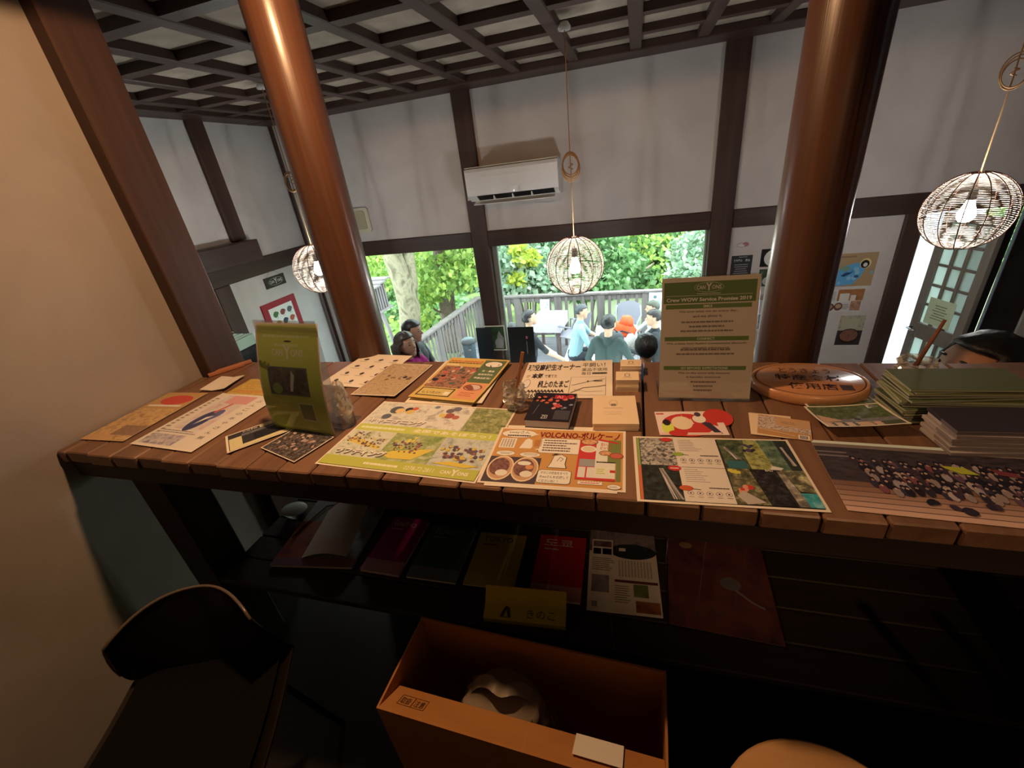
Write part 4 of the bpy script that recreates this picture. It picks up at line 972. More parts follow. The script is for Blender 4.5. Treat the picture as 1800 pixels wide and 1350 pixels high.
shelf_book('guidebook', 'yellow TOKYO city guide booklet on the shelf', (813, 1026), (903, 1037), (857, 936), .006, flat(rgb(196, 178, 70), .3), guide(rgb(196, 178, 70), rgb(200, 186, 96), 'TOKYO', flat(rgb(60, 54, 40), .5)), group='city guides on the shelf')
shelf_book('guidebook', 'red city guide booklet titled in Korean on the shelf', (928, 1048), (1020, 1060), (948, 939), .009, flat(rgb(190, 44, 52), .3), guide(rgb(190, 44, 52), rgb(206, 150, 150), '도쿄', pal), group='city guides on the shelf')
def info(p):
    p.grid(0, .7, 1, 1, photo([rgb(90, 80, 96), rgb(150, 140, 150), rgb(40, 44, 44)], 8, 1), 4, 4); p.ell(.65, .72, .35, .1, flat(rgb(44, 50, 50), .5)); p.rect(0, 0, 1, .62, PAPER); p.rect(.04, .64, .36, .86, PAPER); p.rect(.06, .76, .34, .84, photo([rgb(60, 40, 60), rgb(150, 110, 130)], 30, 2)); p.rect(.06, .66, .18, .74, BLACKP); p.rect(.2, .66, .34, .74, BLACKP); p.rect(.45, .72, .55, .76, PAPER)
    p.lines(.05, .45, .38, .62, 7, GREY_INK, .4); 
    for k in range(11): p.lines(.44+k*.045, .4, .465+k*.045, .6, 14, GREY_INK, .5, .1)
    p.rect(.38, .33, .98, .36, flat(rgb(110, 60, 60), .5)); p.rect(.05, .2, .3, .4, photo([rgb(110, 100, 120), rgb(180, 170, 176)], 24, 3)); p.rect(.64, .18, .84, .32, photo([rgb(70, 90, 50), rgb(150, 160, 110)], 24, 4)); p.lines(.38, .1, .6, .3, 8, GREY_INK, .35); p.rect(.66, .02, .98, .14, photo([rgb(120, 70, 50), rgb(190, 130, 90)], 24, 5)); p.rect(.06, .04, .14, .1, flat(rgb(150, 150, 150), .5))
shelf_book('leaflet', 'white information leaflet with small photos, lying on the shelf', (1031, 1071), (1166, 1086), (1047, 931), .003, PAPER, info, 'leaflet')
def pink(p):
    p.grid(0, 0, 1, 1, photo([rgb(56, 44, 52), rgb(120, 76, 90), rgb(150, 90, 80), rgb(84, 84, 92)], 9, 6), 4, 4); p.ell(.2, .88, .07, .04, flat(rgb(196, 160, 130), .4)); p.ell(.62, .5, .1, .07, flat(rgb(140, 140, 146), .3)); p.stroke([(.66, .44), (.8, .34), (.9, .3)], .006, flat(rgb(170, 170, 176), .3)); p.rect(.05, .3, .45, .55, photo([rgb(150, 86, 66), rgb(110, 66, 70)], 12, 7))
t = shelf_book('poster', 'purple pink picture poster in a shiny clear sleeve at the right of the shelf', (1176, 1096), (1374, 1135), (1174, 948), .003, flat(rgb(90, 60, 76), .2), pink, 'poster', size=(.265, .31))
MB().box((-.006, -.008, .0045), (.272, .318, .0052), CLEAR).build('clear_sleeve', t)
def mtn(p):
    p.grid(0, 0, 1, 1, photo([rgb(110, 112, 110), rgb(150, 150, 146), rgb(70, 74, 70)], 8, 3), 4, 4); p.grid(.0, .0, .42, .62, photo([rgb(120, 40, 100), rgb(170, 90, 60), rgb(90, 40, 80)], 5, 4), 3, 3); p.rect(0, 0, 1, .1, flat(rgb(140, 110, 130), .3))
t = shelf_book('magazine', 'grey and purple magazine with an open curled page, left on the shelf', (474, 993), (640, 998), (545, 862), .010, flat(rgb(110, 110, 110), .3), mtn, 'magazine', size=(.30, .32))
MB().surf(lambda u, v: (.10+u*.17-.02*v, .03+v*.22, .012+.055*math.sin(u*math.pi*.85)*(.45+.55*v)), 12, 10, flat(rgb(216, 208, 196), .5), True, .0006).build('curled_page', t)
MB().surf(lambda u, v: (.10+u*.17-.02*v, .252+v*.012, .0118+.056*math.sin(u*math.pi*.85)), 12, 1, flat(rgb(176, 40, 96), .4), True, .001).build('page_edge', t)
c = pz(522, 905, SZ)
t = thing('glass_dish', 'small clear glass dish on the shelf beside the curled magazine', 'dish', c)
MB().lathe([(.001, 0), (.03, 0), (.045, .022), (.048, .03), (.045, .03), (.03, .006), (.001, .004)], CLEAR, 28, sx=1.1, sy=.8).build('bowl', t)
MB().lathe([(.046, .029), (.0485, .031), (.046, .0325)], flat(rgb(190, 196, 196), .2, 0, .6), 28, sx=1.1, sy=.8).build('rim', t)
c = pz(652, 872, SZ+.012)
t = thing('phone_charger', 'small black charger box with a looping cable on the shelf', 'charger', (c.x, c.y+.005, SZ+.0105), .4)
MB().box((-.03, -.022, 0), (.03, .022, .02), BLACKP, .004).build('charger_box', t)
MB().tube([(-.03, 0, .01), (-.1, -.03, .008), (-.17, -.02, .004), (-.22, -.09, .003), (-.26, -.16, .003)], .0022, BLACKP, 6).build('cable', t)
# yellow folded tent card
A = pz(851, 1092, SZ); B = pz(995, 1108, SZ); wT = (B-A).length; an = math.atan2(B.y-A.y, B.x-A.x)
YC = flat(rgb(206, 188, 60), .55, 0, .3, 'yellow_card')
t = thing('tent_card', 'folded yellow card with a drawn mountain and handwriting at the shelf front', 'card', (A.x, A.y, SZ), an)
q = MB(); f_ = [(0, 0), (.0, .018), (.035, .036), (.075, .050)]
MB().add([(0, 0, 0), (wT, 0, 0), (wT, -.002, .018), (0, -.002, .018)], [(0, 1, 2, 3)], YC).build('front_lip', t)
MB().box((0, 0, -.001), (wT, .04, 0), YC).build('slope_panel', t, (0, -.002, .018), (math.radians(25), 0, 0))
MB().box((0, 0, -.001), (wT, .045, 0), YC).build('upper_panel', t, (0, .0343, .0349), (math.radians(52), 0, 0))
p = Page(wT, .085); p.z = .0003
dk_ = flat(rgb(70, 64, 40), .7)
p.poly([(.2, .08), (.34, .08), (.32, .36), (.27, .42), (.24, .3)], dk_); p.poly([(.25, .1), (.3, .1), (.28, .3)], YC)
p.text('きのこ', .7, .12, .25, dk_, 'C', .34)
o = p.build(t); o.location = (0, -.002, .0182); o.rotation_euler = (math.radians(25), 0, 0)

# ------------------------------------------------------------------ on the floor
CB = wood('cardboard', rgb(170, 116, 66), rgb(190, 134, 80), 'X', 5, .3, .8, .03, rand=False, spec=.15)
ZBX = .45
P0, P1, P2 = pz(663, 1240, ZBX), pz(1085, 1375, ZBX), pz(740, 1095, ZBX)
an = math.radians(-2); bw, bd = .635, .228
t = thing('cardboard_box', 'tall open cardboard box standing on the floor in front of the shelf', 'box', (P0.x, P0.y-.005, 0), an)
for nm, lo, hi in [('front_panel', (0, 0, 0), (bw, .005, ZBX)), ('back_panel', (0, bd-.005, 0), (bw, bd, ZBX)), ('side_panel', (0, .005, 0), (.005, bd-.005, ZBX)), ('side_panel', (bw-.005, .005, 0), (bw, bd-.005, ZBX)), ('bottom', (.005, .005, 0), (bw-.005, bd-.005, .005))]:
    MB().box(lo, hi, CB).build(nm, t)
MB().add([(.004, .004, ZBX), (bw-.004, .004, ZBX), (bw-.004, .075, ZBX-.045), (.004, .075, ZBX-.045), (.004, .004, ZBX-.005), (bw-.004, .004, ZBX-.005), (bw-.004, .075, ZBX-.05), (.004, .075, ZBX-.05)], [(0, 1, 2, 3), (7, 6, 5, 4), (0, 4, 5, 1), (2, 6, 7, 3), (1, 5, 6, 2), (0, 3, 7, 4)], CB).build('flap', t)
p = Page(bw, .08); p.z = .0004; bi = flat(rgb(70, 40, 24), .7)
p.frame(.05, .3, .16, .72, .0012, bi); p.rect(.105, .3, .108, .72, bi); p.text('取扱', .077, .36, .28, bi, 'C', .04); p.text('注意', .133, .36, .28, bi, 'C', .04)
o = p.build(t); o.location = (.004, .004, ZBX+.0005); o.rotation_euler = (math.radians(-32.4), 0, 0)
tag(MB().box((0, 0, 0), (.1, .06, .0006), PAPER).build('paper_label', None, (P0.x+.45, P0.y+.004, ZBX-.006), (math.radians(-32), 0, an)), 'white paper slip lying on the flap of the cardboard box', 'paper')
BAG = flat(rgb(150, 136, 120), .35, 0, .4, 'thin_plastic')
t = thing('plastic_bag', 'crumpled translucent plastic bag inside the cardboard box', 'bag', (P0.x+.27, P0.y+.095, ZBX-.2))
rn = random.Random(4); n_ = 28; vs = []; L = 10
for i in range(L+1):
    f = i/L
    for k in range(n_):
        a_ = 2*math.pi*k/n_; r_ = (.115-.045*f)*(1+rn.uniform(-.1, .1)); vs.append((math.cos(a_)*r_*1.25, math.sin(a_)*min(r_, .075), f*.15+rn.uniform(-.008, .008)))
fs = [(i*n_+k, i*n_+(k+1) % n_, (i+1)*n_+(k+1) % n_, (i+1)*n_+k) for i in range(L) for k in range(n_)]+[tuple(range(n_))[::-1], tuple(range(L*n_, (L+1)*n_))]
MB().add(vs, fs, BAG, True).build('bag_body', t)
MB().surf(lambda u, v: (-.085+.17*u, -.01+.03*v+.012*math.sin(u*9), .14+.062*math.sin(math.pi*u)+.004*math.sin(u*20)), 16, 4, BAG, True, .001).build('handle', t)

# round stool
C0 = pz(1420, 1298, .465); sr = .185; sx_, sy_ = C0.x, C0.y-sr
t = thing('stool', 'round pale wooden stool at the bottom right', 'stool', (sx_, sy_, 0))
MB().lathe([(.001, 0), (sr-.01, 0), (sr, .008), (sr, .022), (sr-.008, .03), (.001, .03)], W_STOOL, 48).build('seat', t, (0, 0, .435))
for k in range(4):
    a_ = math.pi/4+k*math.pi/2; MB().cyl((math.cos(a_)*.17, math.sin(a_)*.17, 0), (math.cos(a_)*.12, math.sin(a_)*.12, .435), .014, .016, W_BLACK, 12).build('leg', t)
MB().tube([(math.cos(2*math.pi*k/24)*.155, math.sin(2*math.pi*k/24)*.155, .16) for k in range(24)], .007, BLACKP, 6, True).build('foot_ring', t)

# dark shell chair at the left
SHELL = flat(rgb(30, 23, 20), .3, 0, .5, 'dark_shell'); PAD = flat(rgb(9, 9, 9), .85, 0, .2, 'black_pad')
t = thing('shell_chair', 'dark moulded shell chair standing by the left wall', 'chair', (-.99, .28, 0), math.radians(203))
def shellf(u, v):
    a_ = (u-.5)*2
    if v < .5:
        f = v/.5; return (a_*.22*(1-.08*f), .2-.36*f, .42+.03*abs(a_)**2-.02*math.sin(math.pi*f))
    f = (v-.5)/.5; return (a_*.2*(1-.16*f*f), -.16-.06*f+.10*abs(a_)**2*f**.7, .42+.03*a_*a_+.24*f-.07*abs(a_)**3*f)
MB().surf(shellf, 18, 28, SHELL, True, .008).build('seat_shell', t)
MB().surf(lambda u, v: tuple(Vector(shellf(.06+.88*u, .02+.5*v))+Vector((0, 0, .02))), 14, 12, PAD, True, .018).build('seat_pad', t)
MB().tube([shellf(u, 1) for u in [k/20 for k in range(21)]]+[shellf(1, v) for v in (.95, .85, .75, .65)], .004, flat(rgb(110, 96, 84), .2, 0, .6), 6).build('rim', t)  # lighter tube: the highlight along the shell's edge, put into the colour
for sx in (-1, 1):
    for sy in (-1, 1): MB().cyl((sx*.2, sy*.18, 0), (sx*.13, sy*.12, .405), .009, .009, BLACKP, 10).build('leg', t)
# folded stand with slanted black tubes at the right
t = thing('folding_stand', 'folded black tubular stand leaning under the right end of the counter', 'stand', (.62, .50, 0))
for k, (xa, xb) in enumerate(((0, .16), (.12, .28))):
    MB().tube([(xa, .06, .80), (xb, -.08, .05)], .011, flat(rgb(24, 24, 25), .18, 0, .6), 10).build('tube', t)
    MB().lathe([(.001, 0), (.013, 0), (.013, .05), (.001, .05)], BLACKP, 10, (xb, -.082, .0)).build('rubber_foot', t)
MB().tube([(.085, .0, .42), (.205, .0, .42)], .007, BLACKP, 8).build('cross_tube', t)
c = pz(40, 1330, .02)
tag(MB().surf(lambda u, v: (u*.16, v*.12, .004+.012*math.sin(u*7+v*4)**2), 10, 8, flat(rgb(150, 128, 104), .7), False, .001).build('crumpled_paper', None, (c.x-.1, c.y-.02, .0), (0, 0, .3)), 'crumpled brownish paper on the dark floor, bottom left', 'paper')

# ------------------------------------------------------------------ on the lower room's walls
def wall_page(name, label, cat, x0, z0, x1, z1, fn, paper=None, group=None, th=.0012, Y=D):
    t = thing(name, label, cat, (x0, Y-.0006, z0), 0, group, rot=(math.pi/2, 0, 0))
    MB().box((0, 0, 0), (x1-x0, z1-z0, th), paper or PAPER).build('paper_sheet', t)
    p = Page(x1-x0, z1-z0); p.z = th+.0002; fn(p)
    if p.mb.v: p.build(t)
    return t
F = lambda *c: flat(rgb(*c), .55, 0, .3, 'print_ink')
R = lambda r: CAMZ+r
def menu(p):
    p.rect(0, 0, 1, 1, F(52, 54, 58)); w_ = F(200, 200, 200); p.lines(.35, .93, .75, .96, 1, w_, .5, 0, 'C'); p.text('奥多摩の', .32, .78, .09, w_, 'C', .4, .02); p.text('湧水', .78, .78, .09, w_, 'C', .24, .02); p.lines(.15, .12, .85, .72, 8, F(150, 150, 150), .4, .3, 'C')
wall_page('menu_sheet', 'dark grey printed menu sheet pinned right of the big window', 'menu', .785, R(-1.09), .945, R(-.85), menu)
t = thing('emblem', 'small red and grey emblem sticker above the dark menu sheet', 'sticker', (.86, D-.001, R(-.765)), 0, None, (math.pi/2, 0, 0))
p = Page(.1, .05); p.z = 0; p.ring(.42, .5, .42, .36, .004, F(150, 146, 150)); p.ell(.7, .56, .24, .36, F(176, 120, 124)); p.ell(.4, .4, .24, .2, F(214, 210, 210)); o = p.build(t, 'printed_mark'); o.location = (-.05, -.025, 0)
def egg(p): p.rect(0, 0, 1, 1, F(24, 22, 24)); p.ell(.62, .48, .46, .48, F(230, 230, 230)); p.ell(.68, .48, .3, .3, F(214, 168, 52))
wall_page('photo', 'photo of a halved egg with yellow yolk, half behind the thick column', 'photo', 1.005, R(-.955), 1.165, R(-.81), egg)
wall_page('photo', 'dark green photo of a pale bowl under the egg photo', 'photo', 1.01, R(-1.12), 1.165, R(-.975), lambda p: (p.rect(0, 0, 1, 1, photo([rgb(40, 60, 52), rgb(70, 90, 76)], 30, 1)), p.ell(.7, .3, .5, .32, F(190, 188, 178))))
wall_page('photo', 'small faded food photo lower on the wall, left of the thick column', 'photo', 1.02, R(-1.30), 1.17, R(-1.19), lambda p: (p.rect(0, 0, 1, .6, F(196, 196, 192)), p.rect(0, .55, 1, 1, photo([rgb(120, 100, 90), rgb(190, 180, 170)], 40, 2))))
wall_page('photo', 'grey printed sheet lowest on the wall, left of the thick column', 'photo', 1.02, R(-1.52), 1.17, R(-1.36), lambda p: p.rect(.05, .1, .95, .95, photo([rgb(100, 104, 104), rgb(190, 190, 190)], 40, 3)))
def bmap(p):
    p.rect(0, 0, 1, 1, F(176, 148, 112)); p.poly([(.05, .1), (.2, .02), (.55, .06), (.7, .3), (.78, .55), (.6, .72), (.35, .66), (.1, .5)], F(96, 170, 222)); p.ell(.3, .55, .12, .08, F(120, 160, 140)); p.blobs(.1, .1, .6, .6, 14, [F(110, 184, 232), F(80, 150, 206), F(140, 196, 226)], (.03, .07), 2)
    p.poly([(.22, .34), (.34, .42), (.5, .44), (.44, .38), (.36, .34), (.3, .3)], F(40, 70, 110)); p.ell(.6, .3, .06, .04, F(52, 90, 140)); p.ell(.75, .68, .13, .15, F(226, 206, 140)); p.ell(.74, .66, .1, .12, F(30, 28, 30)); p.ell(.75, .64, .05, .06, F(220, 220, 220)); p.lines(.08, .86, .5, .94, 1, F(140, 112, 84), .6, 0); p.ell(.93, .4, .04, .06, F(130, 170, 190))
wall_page('poster', 'brown poster with a bright blue water map and a dark round badge', 'poster', 1.54, R(-1.15), 1.83, R(-.885), bmap)
def coll(p):
    p.rect(0, 0, 1, 1, F(214, 212, 210)); p.rect(.3, .5, 1, 1, photo([rgb(150, 96, 60), rgb(190, 130, 84)], 30, 1)); p.rect(.36, .45, .62, .82, F(224, 222, 216)); p.rect(.66, .4, .8, .74, F(220, 216, 210)); p.rect(.04, .5, .25, .92, F(190, 188, 186)); p.rect(.7, .05, .98, .48, photo([rgb(140, 92, 70), rgb(206, 170, 140)], 30, 2))
    p.ell(.14, .22, .13, .18, F(92, 60, 52)); p.ell(.14, .24, .09, .1, F(176, 130, 104)); p.ell(.38, .24, .12, .18, F(104, 74, 60)); p.ell(.38, .26, .08, .1, F(190, 160, 130)); p.lines(.5, .1, .68, .36, 4, GREY_INK, .4)
wall_page('poster', 'white collage sheet of small food pictures under the blue map poster', 'poster', 1.54, R(-1.365), 1.80, R(-1.175), coll)
def dish(p): p.rect(0, 0, 1, 1, F(60, 54, 54)); p.rect(0, .5, 1, 1, photo([rgb(110, 110, 90), rgb(190, 184, 160), rgb(70, 60, 60)], 20, 1)); p.rect(.1, .55, .8, .9, F(186, 182, 160)); p.ell(.5, .3, .42, .26, F(50, 34, 32)); p.ell(.5, .33, .36, .2, photo([rgb(90, 54, 46), rgb(150, 104, 90), rgb(60, 40, 40)], 60, 2))
wall_page('photo', 'square photo of a dark bowl of food, lowest on the white wall', 'photo', 1.675, R(-1.665), 1.857, R(-1.40), dish)

# green photo card on the post between the windows, boards on the table below
wall_page('photo', 'laminated photo of a misty waterfall pinned low on the post between the windows', 'photo', py(850, 572, 3.96).x, py(855, 616, 3.96).z, py(886, 571, 3.96).x, py(850, 573, 3.96).z, lambda p: (p.rect(.05, .04, .95, .96, photo([rgb(40, 70, 44), rgb(70, 100, 66)], 10, 1)), p.poly([(.45, .1), (.85, .08), (.9, .5), (.7, .8), (.6, .6)], F(150, 150, 156)), p.ell(.65, .3, .2, .2, F(170, 170, 176))), Y=D-.037)
TBZ = -.31
t = thing('window_table', 'pale table standing under the windows in the lower room', 'table', (-1.22, 3.68, FL))
MB().box((-.66, -.22, TBZ-FL-.03), (.66, .26, TBZ-FL), flat(rgb(214, 214, 210), .4), .004).build('tabletop', t)
for sx in (-1, 1):
    for sy in (-.18, .2): MB().box((sx*.6-.025, sy-.025, 0), (sx*.6+.025, sy+.025, TBZ-FL-.03), W_DARK).build('leg', t)
def board(label, xl, xr, zt, y, mark):
    t = thing('menu_board', label, 'board', (xl, y, TBZ), 0, 'black boards on the window table', rot=(math.radians(86), 0, 0))
    w_ = xr-xl; h_ = zt-TBZ
    MB().box((0, 0, -.006), (w_, h_, 0), flat(rgb(26, 27, 28), .45), .002).build('panel', t)
    if mark:
        p = Page(w_, h_); p.z = .0005; p.ell(.72, .75, .04, .035, F(190, 110, 120)); p.rect(.7, .35, .715, .66, F(190, 190, 190)); p.blobs(.1, .2, .9, .9, 6, [F(120, 120, 120)], (.004, .008), 1); p.build(t)
A = py(890, 577, 3.84); B = py(936, 575, 3.84)
board('black board with a small pink mark standing on the window table', A.x, B.x, A.z, 3.84, True)
A = py(834, 578, 3.86); B = py(862, 577, 3.86)
board('plain black board half hidden behind the waterfall photo', A.x, B.x, A.z, 3.86, False)
c = py(827, 625, 3.72)
LB = flat(rgb(120, 160, 180), .4, 0, .4, 'pale_blue_plastic')
t = thing('water_jug', 'pale blue lidded jug standing on the window table', 'jug', (c.x, 3.72, TBZ))
hj = py(828, 594, 3.72).z-TBZ
MB().lathe([(.001, 0), (.05, 0), (.056, .01), (.066, hj-.05), (.001, hj-.05)], LB, 24).build('jug_body', t); MB().lathe([(.001, hj-.05), (.07, hj-.05), (.07, hj-.02), (.05, hj-.004), (.001, hj)], flat(rgb(170, 196, 206), .4), 24).build('lid', t)
MB().box((.018, -.0705, hj-.11), (.04, -.0535, hj-.1), PAPER).build('tag', t)
c = py(845, 625, 3.66)
t = thing('glass_tumbler', 'clear glass tumbler beside the pale blue jug', 'glass', (c.x, 3.66, TBZ)); MB().lathe([(.001, 0), (.03, 0), (.036, .1), (.034, .1), (.028, .006), (.001, .005)], CLEAR, 20).build('tumbler_body', t)

# sign, red framed picture and black case on the left wall
a = math.pi/2
def left_page(name, label, cat, y0, z0, y1, z1, fn, base, th=.012, X=XL):
    t = thing(name, label, cat, (X, y0, z0), 0, None, rot=(math.pi/2, 0, math.pi/2))
    MB().box((0, 0, 0), (y1-y0, z1-z0, th), base).build('board', t); p = Page(y1-y0, z1-z0); p.z = th+.0003; fn(p); p.build(t); return t
t = left_page('hanging_sign', 'small black CANYONS sign hung on a string on the left wall', 'sign', 3.29, R(-.75), 3.55, R(-.65), lambda p: p.logo(.52, .36, .62, F(206, 206, 200), True), F(52, 50, 48), .012)
MB().tube([(.04, .1, .006), (.12, .17, .004), (.22, .1, .006)], .0015, F(120, 120, 120), 5).build('string', t)
def kiwis(p):
    p.rect(.15, .1, .85, .9, F(226, 232, 226)); cs = [(70, 110, 70), (130, 70, 60), (90, 96, 104), (160, 120, 60), (40, 60, 80), (170, 84, 60)]
    for k, c_ in enumerate(cs):
        x_ = .3+.21*(k % 3); y_ = .78-.16*(k//3); m_ = F(*c_)
        p.ell(x_, y_, .075, .05, m_, 14, .4); p.ell(x_+.06, y_+.015, .03, .022, m_, 10); p.stroke([(x_+.08, y_+.01), (x_+.11, y_-.03)], .003, m_); p.stroke([(x_-.01, y_-.04), (x_, y_-.08)], .003, m_); p.stroke([(x_+.03, y_-.04), (x_+.04, y_-.08)], .003, m_)
t = left_page('framed_picture', 'red framed picture of colourful kiwi birds on the left wall', 'picture', 3.14, R(-1.43), 3.59, R(-.87), kiwis, F(150, 34, 50), .015)
cA = pxx(412, 640, -3.2); cB = pxx(462, 637, -3.2)
t = thing('black_case', 'black case standing by the left wall below the hanging sign', 'case', (-3.08, 2.52, FL))
MB().box((-.14, -.14, 0), (.10, .16, R(-1.03)-FL), flat(rgb(30, 31, 32), .25), .006).build('case_body', t); MB().box((.1, -.14, .3), (.103, .16, R(-1.08)-FL), flat(rgb(20, 20, 21), .2)).build('door', t)
t = thing('paper_rack', 'pale green striped sheets in a wire rack on top of the black case', 'rack', (-3.08, 2.52, R(-1.03)))
for k in range(6): MB().box((-.1+k*.034, -.1, .002), (-.1+k*.034+.02, .1, .085), flat(rgb(206, 226, 212) if k % 2 == 0 else rgb(150, 176, 160), .5)).build('sheet', t)
MB().tube([(-.12, -.11, .001), (-.12, -.11, .1), (-.12, .11, .1), (-.12, .11, .001)], .002, flat(rgb(190, 190, 190), .3, 1), 6).build('wire', t); MB().tube([(.11, -.11, .001), (.11, -.11, .1), (.11, .11, .1), (.11, .11, .001)], .002, flat(rgb(190, 190, 190), .3, 1), 6).build('wire', t)

# ------------------------------------------------------------------ lattice door standing open, closed dark leaf, bright curtain
DG = wood('grey_brown_door', rgb(106, 100, 90), rgb(136, 130, 118), 'Z', 8, rough=.6)
FROST = NT('frosted_glass'); FROST.b.inputs['Base Color'].default_value = (.80, .92, .86, 1); FROST.b.inputs['Roughness'].default_value = .5
_t = FROST.node('ShaderNodeBsdfTranslucent'); _t.inputs[0].default_value = (.82, .93, .88, 1); _x = FROST.node('ShaderNodeMixShader'); _x.inputs[0].default_value = .75
FROST.link(FROST.b.outputs[0], _x.inputs[1]); FROST.link(_t.outputs[0], _x.inputs[2]); FROST.link(_x.outputs[0], FROST.out.inputs['Surface']); FROST = FROST.m
LD = .42
d1 = root_struct('door_1', (2.175, D-.02, 0), 'open lattice door glazed with frosted panes'); d1.rotation_euler = (0, 0, math.atan2(-.966, .26))
z0, z1 = FL+.02, WT-.01
def dpart(name, lo, hi, mat): return beam(d1, lo, hi, mat, name, .002)
ST = .06; lr = R(-1.50)
dpart('stile', (0, -.018, z0), (ST, .018, z1), DG); dpart('stile', (LD-ST, -.018, z0), (LD, .018, z1), DG)
dpart('lock_rail', (ST, -.017, lr-.06), (LD-ST, .017, lr+.06), DG); dpart('top_rail', (ST, -.017, z1-.06), (LD-ST, .017, z1), DG); dpart('bottom_rail', (ST, -.017, z0), (LD-ST, .017, z0+.12), DG)
cw = (LD-2*ST)/3
for a0, b0, n_ in ((lr+.06, z1-.06, 5), (z0+.12, lr-.06, 4)):
    hh = (b0-a0)/n_
    for k in (1, 2): dpart('mullion', (ST+cw*k-.011, -.014, a0), (ST+cw*k+.011, .014, b0), DG)
    for k in range(1, n_):
        for j in range(3): dpart('glazing_bar', (ST+cw*j+.011, -.012, a0+hh*k-.009), (ST+cw*(j+1)-.011, .012, a0+hh*k+.009), DG)
    for k in range(n_):
        for j in range(3): MB().box((ST+cw*j+.005, -.002, a0+hh*k+.004), (ST+cw*(j+1)-.005, .002, a0+hh*(k+1)-.004), FROST).build('pane', d1)
q = MB(); q.tube([(.03, -.02, lr+.01), (.03, -.06, lr+.01), (.11, -.065, lr+.008)], .008, flat(rgb(190, 190, 190), .25, 1), 8); q.build('door_handle', d1)
M_ = d1.matrix_basis.copy()
t = thing('door_note', 'pale green handwritten note taped on the lattice door', 'note', d1.location, 0); t.rotation_euler = d1.rotation_euler
nz = R(-1.33)
MB().box((.11, -.024, nz-.09), (.32, -.0225, nz+.11), flat(rgb(206, 226, 190), .6)).build('paper_sheet', t)
o = Page(.21, .2); o.z = 0; o.lines(.2, .2, .8, .8, 6, F(90, 100, 80), .3, .4, 'C'); o = o.build(t); o.location = (.11, -.0245, nz-.09); o.rotation_euler = (math.pi/2, 0, 0)
d2 = root_struct('door_2', (0, 0, 0), 'dark closed door leaves at the right edge')
beam(d2, (2.56, D+.02, FL), (2.63, D+.06, WT), W_BLACK, 'leaf', .004); beam(d2, (2.655, D+.02, FL), (2.88, D+.06, WT), W_BLACK, 'leaf', .004)
BACKDROP = NT('backdrop_sheet'); BACKDROP.b.inputs['Base Color'].default_value = (.8, .84, .87, 1); BACKDROP.b.inputs['Roughness'].default_value = .9
_t = BACKDROP.node('ShaderNodeBsdfTranslucent'); _t.inputs[0].default_value = (.50, .58, .63, 1); _x = BACKDROP.node('ShaderNodeMixShader'); _x.inputs[0].default_value = .6
BACKDROP.link(BACKDROP.b.outputs[0], _x.inputs[1]); BACKDROP.link(_t.outputs[0], _x.inputs[2]); BACKDROP.link(_x.outputs[0], BACKDROP.out.inputs['Surface']); BACKDROP = BACKDROP.m
q = MB(); q.surf(lambda u, v: (1.9+u*.85, D+.55+.02*math.sin(u*26)+.006*math.sin(u*60), FL-.3+v*2.3), 60, 2, BACKDROP, True); tag(q.build('backdrop'), 'white curtain added for the bright outdoors seen in the right doorway', 'backdrop')  # translucent sheet added so the doorway reads as bright outdoors

# ------------------------------------------------------------------ outside: ground, pond, hillside
GRASS = NT('ground_cover'); _v = GRASS.coords(); GRASS.link(GRASS.ramp(GRASS.noise(_v, 1.2, 6), [(.3, rgb(70, 90, 44)), (.6, rgb(112, 134, 66)), (.75, rgb(134, 124, 92))]), GRASS.b.inputs['Base Color']); GRASS.b.inputs['Roughness'].default_value = .95; GRASS = GRASS.m
WATER = NT('pond_water'); WATER.b.inputs['Base Color'].default_value = (*rgb(128, 134, 108), 1); WATER.b.inputs['Roughness'].default_value = .12
WATER.bump(WATER.noise(WATER.coords(), 3, 3), .15, .05); WATER = WATER.m
def hill(u, v):
    x = -26+52*u; y = 4.3+24*v
    if y < 9.3: z = DECK-.75-.1*(y-4.3)
    elif y < 16.5: z = -3.75
    else: z = -3.75+(y-16.5)*.7
    if x < -3.4 and y < 16: z = max(z, DECK-.6-.05*abs(x+3.4)-.02*(y-4))
    return (x, y, z+.12*math.sin(x*1.3+y)+.08*math.sin(x*2.9-y*1.7))
struct(MB().surf(hill, 60, 40, GRASS).build('ground'), 'green sloping bank beyond the deck')
struct(MB().add([(-3.6, 9.2, -3.12), (26, 9.2, -3.12), (26, 17, -3.12), (-3.6, 17, -3.12)], [(0, 1, 2, 3)], WATER).build('pond'), 'murky grey green pond behind the deck railing')

# leaves in masses
def leaves(clouds, n, size, seed, droop=.3):
    rs = np.random.RandomState(seed); vol = np.array([c[3]*c[4]*c[5] for c in clouds])**.67; pick = rs.choice(len(clouds), n, p=vol/vol.sum())
    C = np.array(clouds)[pick]; d = rs.normal(size=(n, 3)); d /= np.linalg.norm(d, axis=1)[:, None]; r = rs.uniform(.45, 1, n)**.5
    P = C[:, :3]+d*r[:, None]*C[:, 3:6]
    ax = rs.normal(size=(n, 3)); ax[:, 2] -= droop; ax /= np.linalg.norm(ax, axis=1)[:, None]
    sd = np.cross(ax, rs.normal(size=(n, 3))); sd /= np.linalg.norm(sd, axis=1)[:, None]
    L = size*rs.uniform(.6, 1.3, n)[:, None]; W = L*.34
    v = np.stack([P, P+ax*L*.45+sd*W, P+ax*L, P+ax*L*.45-sd*W], 1).reshape(-1, 3)
    f = np.arange(n*4).reshape(-1, 4); return v, f
